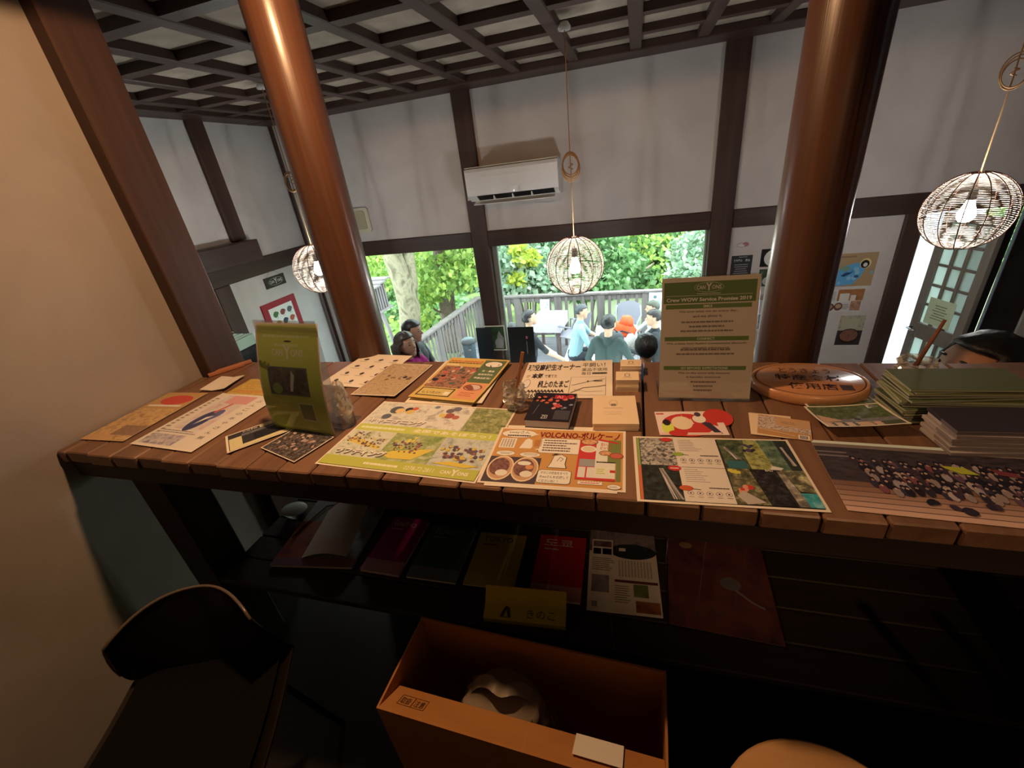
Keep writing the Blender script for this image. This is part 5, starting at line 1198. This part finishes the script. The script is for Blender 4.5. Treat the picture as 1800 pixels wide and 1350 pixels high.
def leaf_mesh(name, v, f, mat):
    me = bpy.data.meshes.new(name); me.vertices.add(len(v)); me.vertices.foreach_set('co', v.astype(np.float32).ravel())
    me.loops.add(f.size); me.loops.foreach_set('vertex_index', f.ravel().astype(np.int32)); me.polygons.add(len(f))
    me.polygons.foreach_set('loop_start', (np.arange(len(f))*4).astype(np.int32)); me.materials.append(mat); me.update(); me.validate(); return me
LF1 = leafmat('leaf_light', [rgb(100, 136, 56), rgb(140, 172, 80), rgb(176, 196, 96), rgb(120, 156, 90)])
LF2 = leafmat('leaf_mid', [rgb(70, 112, 62), rgb(104, 146, 84), rgb(142, 176, 120), rgb(120, 150, 110)])
LF3 = leafmat('leaf_yellow', [rgb(168, 182, 60), rgb(200, 206, 84), rgb(140, 168, 70)])
LF4 = leafmat('leaf_pale', [rgb(120, 156, 120), rgb(160, 186, 160), rgb(186, 200, 176), rgb(96, 136, 92)])
def bark(name, a_, b_, sc):
    n = NT(name); v = n.coords((1, 1, .6)); f = n.noise(v, sc, 5, .6, .8); n.link(n.ramp(f, [(.35, a_), (.5, b_), (.65, a_)]), n.b.inputs['Base Color']); n.b.inputs['Roughness'].default_value = .9; n.bump(f, .5, .02); return n.m
BK1 = bark('mottled_bark', rgb(92, 86, 66), rgb(140, 132, 108), 5); BK2 = bark('dark_bark', rgb(82, 66, 60), rgb(118, 100, 90), 9)
def at(x, y, Y): return py(x, y, Y)
def tree(label, base, path, radii, mat, clouds, n, size, lmat, seed, branches=(), group='trees beyond the deck', name='tree'):
    t = thing(name, label, 'tree', base, 0, group); b = Vector(base)
    tr = MB().tube([Vector(p)-b for p in path], radii, mat, 14).build('trunk', t)
    for bp, br in branches: MB().tube([Vector(p)-b for p in bp], br, mat, 8).build('branch', t)
    if n:
        v, f = leaves(clouds, n, size, seed); o = place('foliage', leaf_mesh('foliage', v-np.array(b), f, lmat), t); o['kind'] = 'stuff'
    return t
# pale forked trunk by the left window
Yt = 7.6; c0 = at(728, 640, Yt)
pth = [at(728, 700, Yt), at(726, 640, Yt), at(722, 590, Yt), at(720, 540, Yt), at(708, 495, Yt), at(690, 450, Yt), at(672, 390, Yt), at(650, 320, Yt)]
fk = [at(718, 535, Yt), at(724, 500, Yt+.1), at(718, 450, Yt+.2), at(716, 390, Yt+.3), at(726, 320, Yt+.3)]
cl = [(*at(x_, y_, Y_), a_, b_, c_) for x_, y_, Y_, a_, b_, c_ in [(660, 420, 8.2, .5, .8, .3), (640, 340, 7.6, 1.2, 1.2, .7), (740, 330, 8, 1.4, 1.4, .7), (700, 300, 8, 1.5, 1.2, .8)]]
tree('thick pale mottled forked tree trunk seen through the left window', (c0.x, Yt, DECK-.8), pth, [.30, .26, .23, .22, .21, .19, .17, .14], BK1, cl, 2600, .16, LF1, 1, [(fk, [.15, .13, .12, .11, .09])])
Yt = 9.6; c0 = at(790, 620, Yt)
pth = [at(796, 640, Yt), at(790, 570, Yt), at(782, 500, Yt), at(776, 440, Yt), at(772, 380, Yt), at(768, 300, Yt)]
cl = [(*at(x_, y_, Y_), a_, b_, c_) for x_, y_, Y_, a_, b_, c_ in [(760, 470, 9, .7, .5, .28), (810, 480, 9, .55, .5, .35), (790, 500, 8.8, .5, .4, .22), (745, 510, 9.2, .5, .5, .4), (820, 440, 9.2, .5, .5, .35), (700, 470, 10.5, 1.2, .6, .6), (770, 360, 9.5, 1.6, 1.2, .6), (740, 560, 8.7, .25, .3, .3)]]
br = [([at(735, 520, 9.1), at(752, 530, 9.2), at(765, 545, 9.3), at(782, 552, 9.6)], [.015, .02, .025, .03])]
tree('dark straight tree trunk with bright leaves behind the slanting deck railing', (c0.x, Yt, -3.2), pth, [.23, .21, .2, .21, .2, .17], BK2, cl, 5200, .15, LF1, 2, br)
# shrubs behind the back railing
def shrub(label, pts, n, size, lmat, seed, z=-3.1):
    cl = [(*at(x_, y_, Y_), a_, b_, c_) for x_, y_, Y_, a_, b_, c_ in pts]; cx = sum(c[0] for c in cl)/len(cl); cy = sum(c[1] for c in cl)/len(cl)
    t = thing('shrub', label, 'shrub', (cx, cy, z), 0, 'leafy shrubs behind the deck'); b = Vector((cx, cy, z))
    for k, c in enumerate(cl): MB().tube([(0, 0, 0), ((c[0]-cx)*.5, (c[1]-cy)*.5, (c[2]-z)*.6), (c[0]-cx, c[1]-cy, c[2]-z)], [.03, .02, .01], BK2, 6).build('stem', t)
    v, f = leaves(cl, n, size, seed); o = place('foliage', leaf_mesh('foliage', v-np.array(b), f, lmat), t); o['kind'] = 'stuff'
shrub('pale long leaved shrub behind the railing left of the middle lamp', [(900, 470, 10, .9, .6, .5), (930, 490, 10.2, .8, .6, .5), (890, 510, 9.6, .7, .4, .3), (950, 440, 10.8, 1, .6, .5), (960, 500, 10, .7, .5, .35), (905, 420, 11, 1, .7, .4)], 5200, .17, LF4, 3)
shrub('yellow leaved shrub patch by the left of the big window', [(925, 452, 9.7, .28, .2, .16), (908, 492, 9.5, .2, .2, .14), (912, 440, 9.8, .2, .2, .12)], 520, .16, LF3, 4)
shrub('green shrub behind the middle lamp', [(1000, 460, 11, .9, .6, .5), (1050, 500, 10.6, .8, .5, .35), (1080, 470, 11.5, .8, .6, .5), (1010, 500, 10.3, .7, .5, .3), (1020, 420, 12, 1.2, .8, .5)], 4600, .17, LF2, 5)
shrub('shrub mass on the right bank of the pond', [(1220, 480, 12.5, .8, .6, .35), (1240, 440, 13.5, 1, .8, .6), (1235, 500, 12, .5, .4, .25)], 2600, .18, LF4, 6)
# the wooded bank as a whole
rs = random.Random(7); cl = []
for k in range(70):
    x_ = rs.uniform(-17, 12); y_ = rs.uniform(16.3, 20.5); cl.append((x_, y_, -3.0+(y_-16.3)*.75+rs.uniform(0, .7), rs.uniform(.8, 1.6), .8, rs.uniform(.4, .8)))
for k in range(26):
    x_ = rs.uniform(-3, 9); y_ = rs.uniform(16.2, 19); cl.append((x_, y_, -2.9+(y_-16.2)*.75+rs.uniform(0, .5), 1.2, .8, .6))
for k in range(14):
    cl.append((rs.uniform(-13, -5.2), rs.uniform(9, 14), rs.uniform(-3, -2.1), 1.1, .9, .5))
v, f = leaves(cl, 38000, .24, 9); o = place('bank_foliage', leaf_mesh('bank_foliage', v, f, LF2)); tag(o, 'mass of green leaves covering the far bank above the pond', 'foliage', kind='stuff')
v, f = leaves([(c[0]+.3, c[1]-.5, c[2]+.1, c[3]*.8, c[4], c[5]) for c in cl[::2]], 11000, .22, 10); o = place('bank_foliage', leaf_mesh('bank_foliage', v, f, LF1)); tag(o, 'lighter sprigs of leaves scattered over the far bank', 'foliage', kind='stuff')
A = at(1100, 485, 15.5); B = at(1150, 462, 15.5)
tag(MB().tube([A-A, (at(1125, 478, 15.5)-A), (at(1140, 470, 15.5)-A), B-A], [.05, .06, .05, .03], BK1, 8).build('fallen_branch', None, A), 'bare fallen branch lying at the far edge of the pond', 'branch')
A = at(1138, 470, 15.4)
# lattice lantern box
Yl = 6.2; c0 = at(655, 520, Yl)
t = thing('lattice_box', 'grey wooden lattice box with a small slatted roof outside the left window', 'box', (c0.x, Yl, c0.z)); GW = flat(rgb(128, 120, 122), .7, 0, .3, 'grey_wood')
MB().box((-.24, -.18, -.22), (.16, .18, .16), flat(rgb(70, 64, 64), .8)).build('core', t)
for i in range(6): MB().box((-.25+i*.078, -.195, -.23), (-.25+i*.078+.03, -.18, .16), GW).build('slat', t)
for i in range(6): MB().box((-.25, -.205, -.22+i*.068), (.17, -.195, -.22+i*.068+.028), GW).build('slat', t)
for i in range(5):
    MB().box((.16, -.18+i*.075, -.22), (.172, -.18+i*.075+.03, .16), GW).build('slat', t)
for k in range(3): MB().box((-.32, -.26+k*.17, .17+.028*k), (.25, -.26+k*.17+.19, .2+.028*k), GW, .005).build('roof_board', t)
MB().box((-.28, -.22, -.26), (.2, .22, -.225), GW, .004).build('base_board', t)
MB().tube([(.0, .1, -.26), (-.05, .3, -.7), (-.12, .5, -1.4)], .035, GW, 6).build('bracket', t)

# ------------------------------------------------------------------ deck with its railing
YR = 8.5; XD0 = -3.28
dk = root_struct('deck', (0, 0, 0), 'weathered grey board deck outside the windows')
for k in range(int((YR-4.15)/.14)):
    y_ = 4.16+k*.14; beam(dk, (XD0-.1, y_, DECK-.03), (4.5, y_+.133, DECK), W_DECK, 'deck_board', .003)
RZ = R(-.277*YR)
rb = thing('railing', 'grey wooden railing along the far edge of the deck', 'railing', (0, YR, DECK), 0, 'deck railings'); hR = RZ-DECK
MB().box((XD0-.06, -.07, hR-.04), (4.4, .07, hR), W_GREY, .005).build('top_rail', rb); MB().box((XD0, -.02, hR-.15), (4.4, .02, hR-.05), W_GREY, .003).build('upper_rail', rb); MB().box((XD0, -.02, .05), (4.4, .02, .11), W_GREY, .003).build('lower_rail', rb)
pm_ = MB().box((-.075, -.05, 0), (.075, .05, hR-.04), W_GREY, .006).mesh('post'); bm_ = MB().box((-.029, -.014, .06), (.029, .014, hR-.06), W_GREY, .003).mesh('baluster')
x_ = py(911, 545, YR).x; sp_ = (py(1135, 545, YR).x-x_)/3; k0 = int((x_-XD0)/sp_)+1
for k in range(-k0, 7):
    xx = x_+k*sp_
    if xx < XD0-.05: xx = XD0
    place('post', pm_, rb, (xx, 0, 0))
    for j in range(1, 5):
        if xx+sp_*j/5 < 4.35: place('baluster', bm_, rb, (xx+sp_*j/5, -.03, 0))
rl = thing('railing', 'grey wooden railing slanting along the left side of the deck', 'railing', (XD0, YR, DECK), math.radians(-5), 'deck railings'); LL = 4.2
MB().box((-.07, -LL, hR-.04), (.07, -.08, hR), W_GREY, .005).build('top_rail', rl); MB().box((-.02, -LL, hR-.15), (.02, -.08, hR-.05), W_GREY, .003).build('upper_rail', rl); MB().box((-.02, -LL, .05), (.02, -.08, .11), W_GREY, .003).build('lower_rail', rl)
bm2 = MB().box((-.014, -.022, .06), (.014, .022, hR-.06), W_GREY, .003).mesh('baluster')
for k in range(1, 33):
    if k % 7 == 0: place('post', pm_, rl, (.0, -.13*k, 0), (0, 0, math.pi/2))
    elif .13*k < LL: place('baluster', bm2, rl, (.03, -.13*k, 0))
c = py(1154, 530, YR-.09)
t = thing('notice_board', 'blue and white picture notice hung on the far railing', 'notice', (c.x, YR-.062, c.z), 0, None, (math.pi/2, 0, 0)); MB().box((-.14, -.17, 0), (.14, .17, .01), F(206, 222, 230)).build('board', t)
p = Page(.28, .34); p.z = .0105; p.ell(.4, .75, .12, .1, F(90, 110, 120)); p.poly([(.2, .2), (.5, .1), (.8, .3), (.7, .6), (.3, .5)], F(150, 190, 206)); o = p.build(t); o.location = (-.14, -.17, 0)

# furniture on the deck
WPL = flat(rgb(128, 128, 138), .45, 0, .4, 'white_garden_plastic'); CLOTH = flat(rgb(186, 176, 188), .8, 0, .2, 'pale_cloth')
TZ = DECK+.72; A = pz(947, 547, TZ); B = pz(990, 547, TZ); C_ = pz(933, 568, TZ); tw, td = .56, .62
t = thing('cafe_table', 'small square table under a pale lilac cloth by the far railing', 'table', (A.x+.27, 7.75, DECK), math.radians(-4))
MB().box((-.28, -.33, .69), (.28, .33, .72), CLOTH, .006).build('tabletop', t)
for sx in (-1, 1): MB().box((sx*.284-.003, -.335, .50), (sx*.284+.003, .335, .72), CLOTH).build('tablecloth_side', t); MB().box((-.284, sx*.336-.003, .50), (.284, sx*.336+.003, .72), CLOTH).build('tablecloth_side', t)
for sx in (-1, 1):
    for sy in (-1, 1): MB().box((sx*.24-.025, sy*.29-.025, 0), (sx*.24+.025, sy*.29+.025, .69), flat(rgb(90, 70, 64), .6)).build('leg', t)
c = pz(960, 548, TZ)
t = thing('menu_stand', 'white menu card stand on the lilac table', 'menu', (c.x, 7.9, TZ), 0, None, (math.radians(80), 0, 0)); MB().box((-.09, 0, 0), (.09, .27, .004), F(206, 216, 224)).build('card', t)
p = Page(.18, .27); p.z = .0045; p.blobs(.2, .2, .8, .85, 8, [F(120, 150, 176), F(150, 170, 184), F(110, 130, 150)], (.06, .12), 2); o = p.build(t); o.location = (-.09, 0, 0)
def garden_chair(label, x_, y_, rz):
    t = thing('garden_chair', label, 'chair', (x_, y_, DECK), rz, 'plastic garden chairs')
    MB().box((-.22, -.22, .40), (.22, .22, .43), WPL, .01).build('seat', t)
    for sx in (-1, 1):
        MB().tube([(sx*.2, .2, 0), (sx*.22, .2, .4), (sx*.235, .2, .62), (sx*.235, -.2, .64), (sx*.21, -.24, .82)], .018, WPL, 8).build('arm_frame', t); MB().tube([(sx*.2, -.22, 0), (sx*.21, -.2, .4)], .02, WPL, 8).build('leg', t)
    bk = MB().surf(lambda u, v: ((u-.5)*.42, -.22-.10*v-.04*(1-(2*u-1)**2), .46+v*(.36+.05*math.sin(math.pi*u))), 10, 6, WPL, True); bk.build('backrest', t)
    return t
garden_chair('white plastic armchair beside the lilac table', -1.12, 7.55, math.radians(60))
garden_chair('white plastic chair with oval back near the far railing', -.14, 7.7, math.radians(170))
tw0, tw1 = -.62, .06; PY0, PY1 = 5.35, 7.2; PZ = R(-2.59)
t = thing('picnic_table', 'pale weathered picnic table with boards running away from the window', 'table', ((tw0+tw1)/2, (PY0+PY1)/2, DECK))
W2 = (tw1-tw0)/2; L2 = (PY1-PY0)/2; n_ = 4; bw_ = (tw1-tw0)/n_
for k in range(n_): MB().box((-W2+k*bw_+.004, -L2, PZ-DECK-.035), (-W2+(k+1)*bw_-.004, L2, PZ-DECK), W_GREYY, .004).build('plank', t)
for s_ in (-1, 1):
    for sx in (-1, 1): MB().tube([(sx*.28, s_*L2*.7, 0), (sx*.12, s_*L2*.7, PZ-DECK-.036)], .035, W_GREY, 4, smooth=False).build('leg', t)
def bench(label, xc):
    t = thing('bench', label, 'bench', (xc, (PY0+PY1)/2, DECK), 0, 'picnic benches')
    for k in range(3): MB().box((-.15+k*.102, -L2, .375), (-.15+k*.102+.096, L2, .41), W_GREYY, .003).build('plank', t)
    for s_ in (-1, 1): MB().box((-.13, s_*L2*.7-.03, 0), (.13, s_*L2*.7+.03, .374), W_GREY).build('leg', t)
bench('pale slatted bench on the left side of the picnic table', -.95); bench('pale slatted bench on the right side of the picnic table', .42)
c = pz(1060, 590, PZ)
t = thing('shoulder_bag', 'dark grey shoulder bag lying on the picnic table', 'bag', (-.33, 6.25, PZ)); DG2 = flat(rgb(62, 66, 68), .7, 0, .3, 'bag_cloth')
MB().lathe([(.001, 0), (.17, .0), (.2, .03), (.19, .16), (.15, .22), (.001, .235)], DG2, 20, sx=1, sy=.62, jit=.04).build('bag_body', t); MB().tube([(-.1, 0, .22), (-.05, .02, .27), (.05, .02, .27), (.1, 0, .22)], .01, BLACKP, 6).build('strap', t)
OR = flat(rgb(226, 84, 40), .6, 0, .3, 'orange_cloth')
t = thing('life_jacket', 'bright orange life jacket heaped on the far end of the picnic table', 'life jacket', (-.18, 6.75, PZ+.001)); rn = random.Random(3)
MB().lathe([(.001, 0), (.2, 0), (.22, .05), (.19, .14), (.14, .2), (.001, .22)], OR, 18, sx=1, sy=.7, jit=.14, seed=5).build('vest_body', t); MB().lathe([(.001, .15), (.11, .16), (.12, .22), (.07, .3), (.001, .31)], OR, 14, (.07, 0, 0), jit=.2, seed=7).build('collar', t); MB().tube([(-.15, -.14, .05), (0, -.16, .12), (.15, -.14, .06)], .012, BLACKP, 6).build('strap', t)
t = thing('duffel_bag', 'grey and white rucksack on the picnic table beside the orange jacket', 'bag', (-.04, 6.0, PZ+.001)); MB().lathe([(.001, 0), (.13, 0), (.16, .06), (.14, .2), (.08, .27), (.001, .28)], flat(rgb(150, 146, 142), .7), 16, sx=.6, sy=1, jit=.1, seed=3).build('bag_body', t); MB().lathe([(.1, .12), (.15, .14), (.14, .17), (.1, .18)], flat(rgb(214, 210, 204), .7), 16, sx=.62, sy=1, jit=.08, seed=4).build('top_flap', t)

# ------------------------------------------------------------------ people
SKIN = flat(rgb(206, 168, 140), .55, 0, .35, 'skin'); SKIN_D = flat(rgb(176, 134, 110), .55, 0, .35, 'skin_tan')
def hairmat(c):
    n = NT('hair'); v = n.coords((60, 60, 8)); f = n.noise(v, 3, 3); a_ = rgb(*c); n.link(n.ramp(f, [(.3, tuple(x*.5 for x in a_)), (.7, a_)]), n.b.inputs['Base Color']); n.b.inputs['Roughness'].default_value = .45; n.bump(f, .4, .004); return n.m
def person(label, loc, yaw, zfloor, top, sit, shirt, pants, hair_c=(40, 34, 32), skin=SKIN, sleeve='short', arms=None, head_yaw=0, head_pitch=0, lean=0, seat=.43, hair='short', shoes=None, vox=.009, sc=1.0):
    """a figure whose crown is at height top; local axes: x to its right, y ahead, z up"""
    t = thing('person', label, 'person', (loc[0], loc[1], zfloor), yaw)
    H = top-zfloor; caps = []           # (p0, r0, p1, r1, material)
    V = Vector
    hz = H-.115*sc                      # head centre
    Rh = Matrix.Rotation(head_yaw, 3, 'Z') @ Matrix.Rotation(-head_pitch, 3, 'X')
    nb = V((0, lean*.9, H-.30*sc)); hc = V((0, lean+.02, hz))
    hp = V((0, 0, (seat+.09) if sit else (H-.30*sc)*.58+.02))
    ch = hp.lerp(nb, .72); sh_ = .17*sc
    def cap(a_, r0, b_, r1, m_): caps.append((V(a_), r0, V(b_), r1, m_))
    for sx in (-1, 1):
        cap(hp+V((sx*.075, 0, 0)), .105*sc, ch+V((sx*.07, 0, 0)), .1*sc, shirt); cap(hp+V((sx*.06, .03, .06)), .09*sc, ch+V((sx*.06, .03, -.02)), .09*sc, shirt)
        cap(ch+V((sx*.06, 0, .03)), .095*sc, nb+V((sx*sh_*.8, 0, -.02)), .062*sc, shirt)
        cap(hp+V((sx*.085, 0, -.03)), .1*sc, hp+V((sx*.05, -.02, -.02)), .1*sc, pants)
    cap(nb+V((0, 0, -.03)), .062*sc, nb+V((0, .005, .02)), .058*sc, shirt)
    cap(nb+V((0, 0, 0)), .05*sc, hc+V((0, -.015, -.05)), .047*sc, skin)
    # head
    hp_ = lambda x, y, z: hc+Rh @ (V((x, y, z))*sc)
    cap(hp_(0, -.012, .03), .083*sc, hp_(0, .012, .022), .08*sc, skin); cap(hp_(0, .03, -.03), .06*sc, hp_(0, .045, -.075), .037*sc, skin); cap(hp_(0, -.02, -.02), .068*sc, hp_(0, .02, 0), .07*sc, skin)
    cap(hp_(0, .085, .012), .008, hp_(0, .103, -.018), .012, skin)
    for sx in (-1, 1): cap(hp_(sx*.076, -.005, .012), .014, hp_(sx*.08, -.008, -.018), .01, skin)
    # arms
    arms = arms or [((-.25, .06, -.27), (-.2, .25, -.36)), ((.25, .06, -.27), (.2, .25, -.36))]
    for (e_, h_), sx in zip(arms, (-1, 1)):
        S_ = nb+V((sx*sh_, 0, -.045)); E_ = nb+V(e_)*sc; W_ = nb+V(h_)*sc
        cap(S_, .056*sc, S_.lerp(E_, .55), .05*sc, shirt); cap(S_.lerp(E_, .5), .046*sc, E_, .04*sc, shirt if sleeve != 'none' else skin)
        cap(E_, .038*sc, W_, .028*sc, shirt if sleeve == 'long' else skin)
        d = (W_-E_).normalized(); side = d.cross(V((0, 0, 1))); side = side.normalized() if side.length > .1 else V((1, 0, 0)); nrm = side.cross(d)
        P_ = W_+d*.075*sc; cap(W_, .026*sc, P_, .03*sc, skin)
        for q_ in (-1, 1): cap(W_+d*.03+side*.015*q_, .018, P_+side*.022*q_, .017, skin)
        for j, (o_, l_) in enumerate(((-.03, .055), (-.01, .068), (.01, .064), (.03, .048))):
            b0 = P_+side*o_*sc+d*.01; k1 = b0+(d*.9-nrm*.3)*l_*.55; k2 = k1+(d*.5-nrm*.8)*l_*.5
            cap(b0, .0095, k1, .009, skin); cap(k1, .009, k2, .008, skin)
        th = W_+d*.025-side*.028*sx*-1; k1 = th+(d*.7+side*.6*sx)*.035; cap(W_+d*.02+side*.01*sx, .014, k1, .011, skin); cap(k1, .011, k1+d*.03, .009, skin)
    # legs
    shoes = shoes or flat(rgb(60, 58, 58), .7, 0, .3, 'shoe')
    for sx in (-1, 1):
        hj = hp+V((sx*.09, .0, -.03))
        if sit: kn = V((sx*.12, .40, seat+.05)); an_ = V((sx*.12, .42, .09))
        else: kn = V((sx*.1, .03, hp.z*.52)); an_ = V((sx*.11, -.01, .08))
        cap(hj, .09*sc, kn, .06*sc, pants); cap(kn, .058*sc, an_, .04*sc, pants); cap(an_+V((0, -.02, -.03)), .042, an_+V((0, .14, -.045)), .032, shoes)
    mb = MB(); dm = flat((.5, .5, .5))
    for p0, r0, p1, r1, m_ in caps:
        mb.ball(p0, r0, dm, 12, 8); mb.ball(p1, r1, dm, 12, 8)
        if (p1-p0).length > 1e-4: mb.cyl(p0, p1, r0, r1, dm, 12)
    me = mb.mesh('tmp'); o = bpy.data.objects.new('tmp', me); COL.objects.link(o)
    md = o.modifiers.new('r', 'REMESH'); md.mode = 'VOXEL'; md.voxel_size = vox; sm_ = o.modifiers.new('s', 'SMOOTH'); sm_.iterations = 3; sm_.factor = .5
    dg = bpy.context.evaluated_depsgraph_get(); dg.update(); ev = o.evaluated_get(dg); nm = bpy.data.meshes.new_from_object(ev); bpy.data.objects.remove(o)
    co = np.empty(len(nm.vertices)*3); nm.vertices.foreach_get('co', co); co = co.reshape(-1, 3)
    mats = []; best = np.full(len(co), 1e9); bi = np.zeros(len(co), int)
    for k, (p0, r0, p1, r1, m_) in enumerate(caps):
        if m_ not in mats: mats.append(m_)
        a_ = np.array(p0); d_ = np.array(p1)-a_; L = max(1e-9, d_@d_); s_ = np.clip((co-a_)@d_/L, 0, 1); dd = np.linalg.norm(co-(a_+s_[:, None]*d_), axis=1)-(r0+(r1-r0)*s_)
        if m_ is skin and p0.z < nb.z+.05 and (p0-hc).length < .3: dd = dd+.006
        k_ = dd < best; best[k_] = dd[k_]; bi[k_] = mats.index(m_)
    nm.materials.clear()
    for m_ in mats: nm.materials.append(m_)
    pv = np.array([p.vertices[0] for p in nm.polygons]); nm.polygons.foreach_set('material_index', bi[pv].astype(np.int32)); nm.polygons.foreach_set('use_smooth', np.ones(len(pv), bool)); nm.update()
    place('body', nm, t)
    # hair as a shell with an open face, eyes and mouth
    hm = hairmat(hair_c); rn = random.Random(int(loc[0]*977) % 1000); n1, n2 = 34, 22; vs = []; ok = []
    for i in range(n2+1):
        th = math.pi*i/n2
        for k in range(n1):
            ph = 2*math.pi*k/n1; d = V((math.sin(th)*math.cos(ph), math.sin(th)*math.sin(ph), math.cos(th))); r_ = V((.092, .108, .104))
            w_ = 1+rn.uniform(-.035, .035); p_ = V((d.x*r_.x*w_, d.y*r_.y*w_-.006, d.z*r_.z*w_+.03))
            if hair == 'long' and d.z < .1: p_ = V((d.x*(.112+.055*min(1, -d.z+.1))*w_, min(d.y, .35)*(.12+.03*min(1, -d.z))-.025, .03+d.z*.33))
            vs.append(hc+Rh @ (p_*sc)); face = d.y > .25 and d.z < .36; lim = -.42 if hair == 'short' else (-.75 if hair == 'bob' else -1.1)
            if hair == 'bob': face = d.y > .55 and d.z < .3
            ok.append(not (face and (hair != 'long' or abs(d.x) < .8)) and d.z > lim and not (hair == 'short' and d.z < .02 and d.y > -.25))
    fs = [(i*n1+k, i*n1+(k+1) % n1, (i+1)*n1+(k+1) % n1, (i+1)*n1+k) for i in range(n2) for k in range(n1)]
    fs = [f[::-1] for f in fs if all(ok[j] for j in f)]
    ho = MB().add(vs, fs, hm, True).build('hair', t); s_ = ho.modifiers.new('thickness', 'SOLIDIFY'); s_.thickness = .014; s_.offset = -1
    ew = flat(rgb(30, 24, 22), .3, 0, .5, 'eye')
    for sx in (-1, 1):
        MB().ball(tuple(hp_(sx*.032, .079, .012)), (.011, .007, .006), ew, 10, 6).build('eye', t); MB().ball(tuple(hp_(sx*.032, .083, .034)), (.016, .005, .004), hm, 8, 5).build('eyebrow', t)
    MB().ball(tuple(hp_(0, .083, -.052)), (.02, .006, .006), flat(rgb(166, 98, 90), .5, 0, .3, 'lips'), 10, 6).build('mouth', t)
    return t
CL = lambda r, g, b: flat(rgb(r, g, b), .8, 0, .2, 'clothing')
def headpos(x, y, Y, ytop): return (py(x, y, Y).x, Y), py(x, ytop, Y).z
# in the lower room
l_, z_ = headpos(703, 605, 3.38, 585)
person('woman with long dark hair in a magenta jacket, seated at the left window', l_, math.radians(-105), FL, z_, True, CL(156, 30, 110), CL(60, 60, 76), (62, 48, 42), SKIN_D, 'long', hair='long', vox=.008, lean=.06, sc=1.06, head_pitch=-.15)
l_, z_ = headpos(722, 582, 3.76, 565)
person('boy with short black hair and a dark grey shirt behind the woman in magenta', (l_[0]-.03, l_[1]), math.radians(-85), FL, z_, True, CL(84, 86, 88), CL(50, 50, 56), (36, 32, 32), SKIN_D, 'short', vox=.008, lean=.03)
l_, z_ = headpos(1138, 612, 3.36, 593)
person('person in dark blue seen from behind, head bowed, below the window', l_, math.radians(10), FL, z_, True, CL(40, 66, 100), CL(40, 40, 46), (30, 26, 25), SKIN_D, 'long', vox=.008, lean=.05, head_pitch=-.4, seat=.3, hair='bob')
l_, z_ = headpos(1752, 640, 1.49, 590)
person('dark haired person in a grey teal shirt behind the right end of the counter', (l_[0]+.04, l_[1]), math.radians(100), FL, z_, False, CL(70, 88, 92), CL(40, 40, 46), (18, 18, 22), SKIN_D, 'long', vox=.008, lean=.08, head_pitch=-.35, sc=1.08, hair='bob', arms=[((-.19, .1, -.27), (-.14, .3, -.33)), ((.22, .08, -.27), (.16, .26, -.36))])
# on the deck
l_, z_ = headpos(1022, 550, 6.5, 537)
person('man in a light blue and grey shirt sitting on the picnic bench', (-.93, 6.5), math.radians(-80), DECK, z_, True, CL(140, 176, 186), CL(58, 60, 66), (70, 76, 80), SKIN, 'short', arms=[((-.24, .16, -.26), (-.1, .42, -.36)), ((.25, .1, -.28), (.22, .2, -.45))], lean=.12, seat=.40)
l_, z_ = headpos(1069, 572, 4.95, 556)
person('youth in a dark grey green sweater standing with his back to the window', l_, math.radians(-15), DECK, z_, False, CL(62, 76, 74), CL(70, 80, 92), (34, 32, 32), SKIN, 'long', arms=[((-.27, .0, -.28), (-.25, .16, -.46)), ((.27, .05, -.26), (.22, .26, -.38))])
l_, z_ = headpos(1142, 557, 5.95, 544)
person('boy in an open black jacket over white, sitting on the right bench', (.40, 5.9), math.radians(88), DECK, z_, True, CL(50, 54, 56), CL(70, 76, 84), (44, 40, 38), SKIN, 'long', arms=[((-.22, .2, -.24), (-.06, .44, -.24)), ((.22, .2, -.24), (.06, .44, -.22))], lean=.12, seat=.40)
l_, z_ = headpos(1138, 540, 6.75, 533)
person('boy with an olive cap sitting on the right bench behind the black jacket', (.40, 6.85), math.radians(95), DECK, z_, True, CL(190, 206, 210), CL(90, 90, 100), (76, 82, 66), SKIN, 'short', arms=[((-.22, .2, -.24), (-.06, .42, -.26)), ((.22, .2, -.24), (.06, .44, -.3))], lean=.1, seat=.40)
l_, z_ = headpos(917, 562, 5.5, 549)
garden_chair('white plastic armchair under the youth in black', l_[0], 5.5, math.radians(-60)).location.z = DECK
person('youth in a black shirt with pale blue trousers seated left of the picnic bench', l_, math.radians(-60), DECK, z_, True, CL(44, 46, 50), CL(130, 176, 206), (34, 32, 34), SKIN, 'short', arms=[((-.24, .14, -.26), (-.1, .34, -.42)), ((.24, .16, -.26), (.2, .4, -.44))], lean=.1, head_pitch=-.25, seat=.5)
l_, z_ = headpos(902, 574, 5.05, 565)
person('smaller boy with black hair whose head shows above the black board', (l_[0]-.02, 4.95), math.radians(-20), DECK, z_, False, CL(120, 124, 128), CL(90, 96, 110), (38, 36, 36), SKIN, 'short')
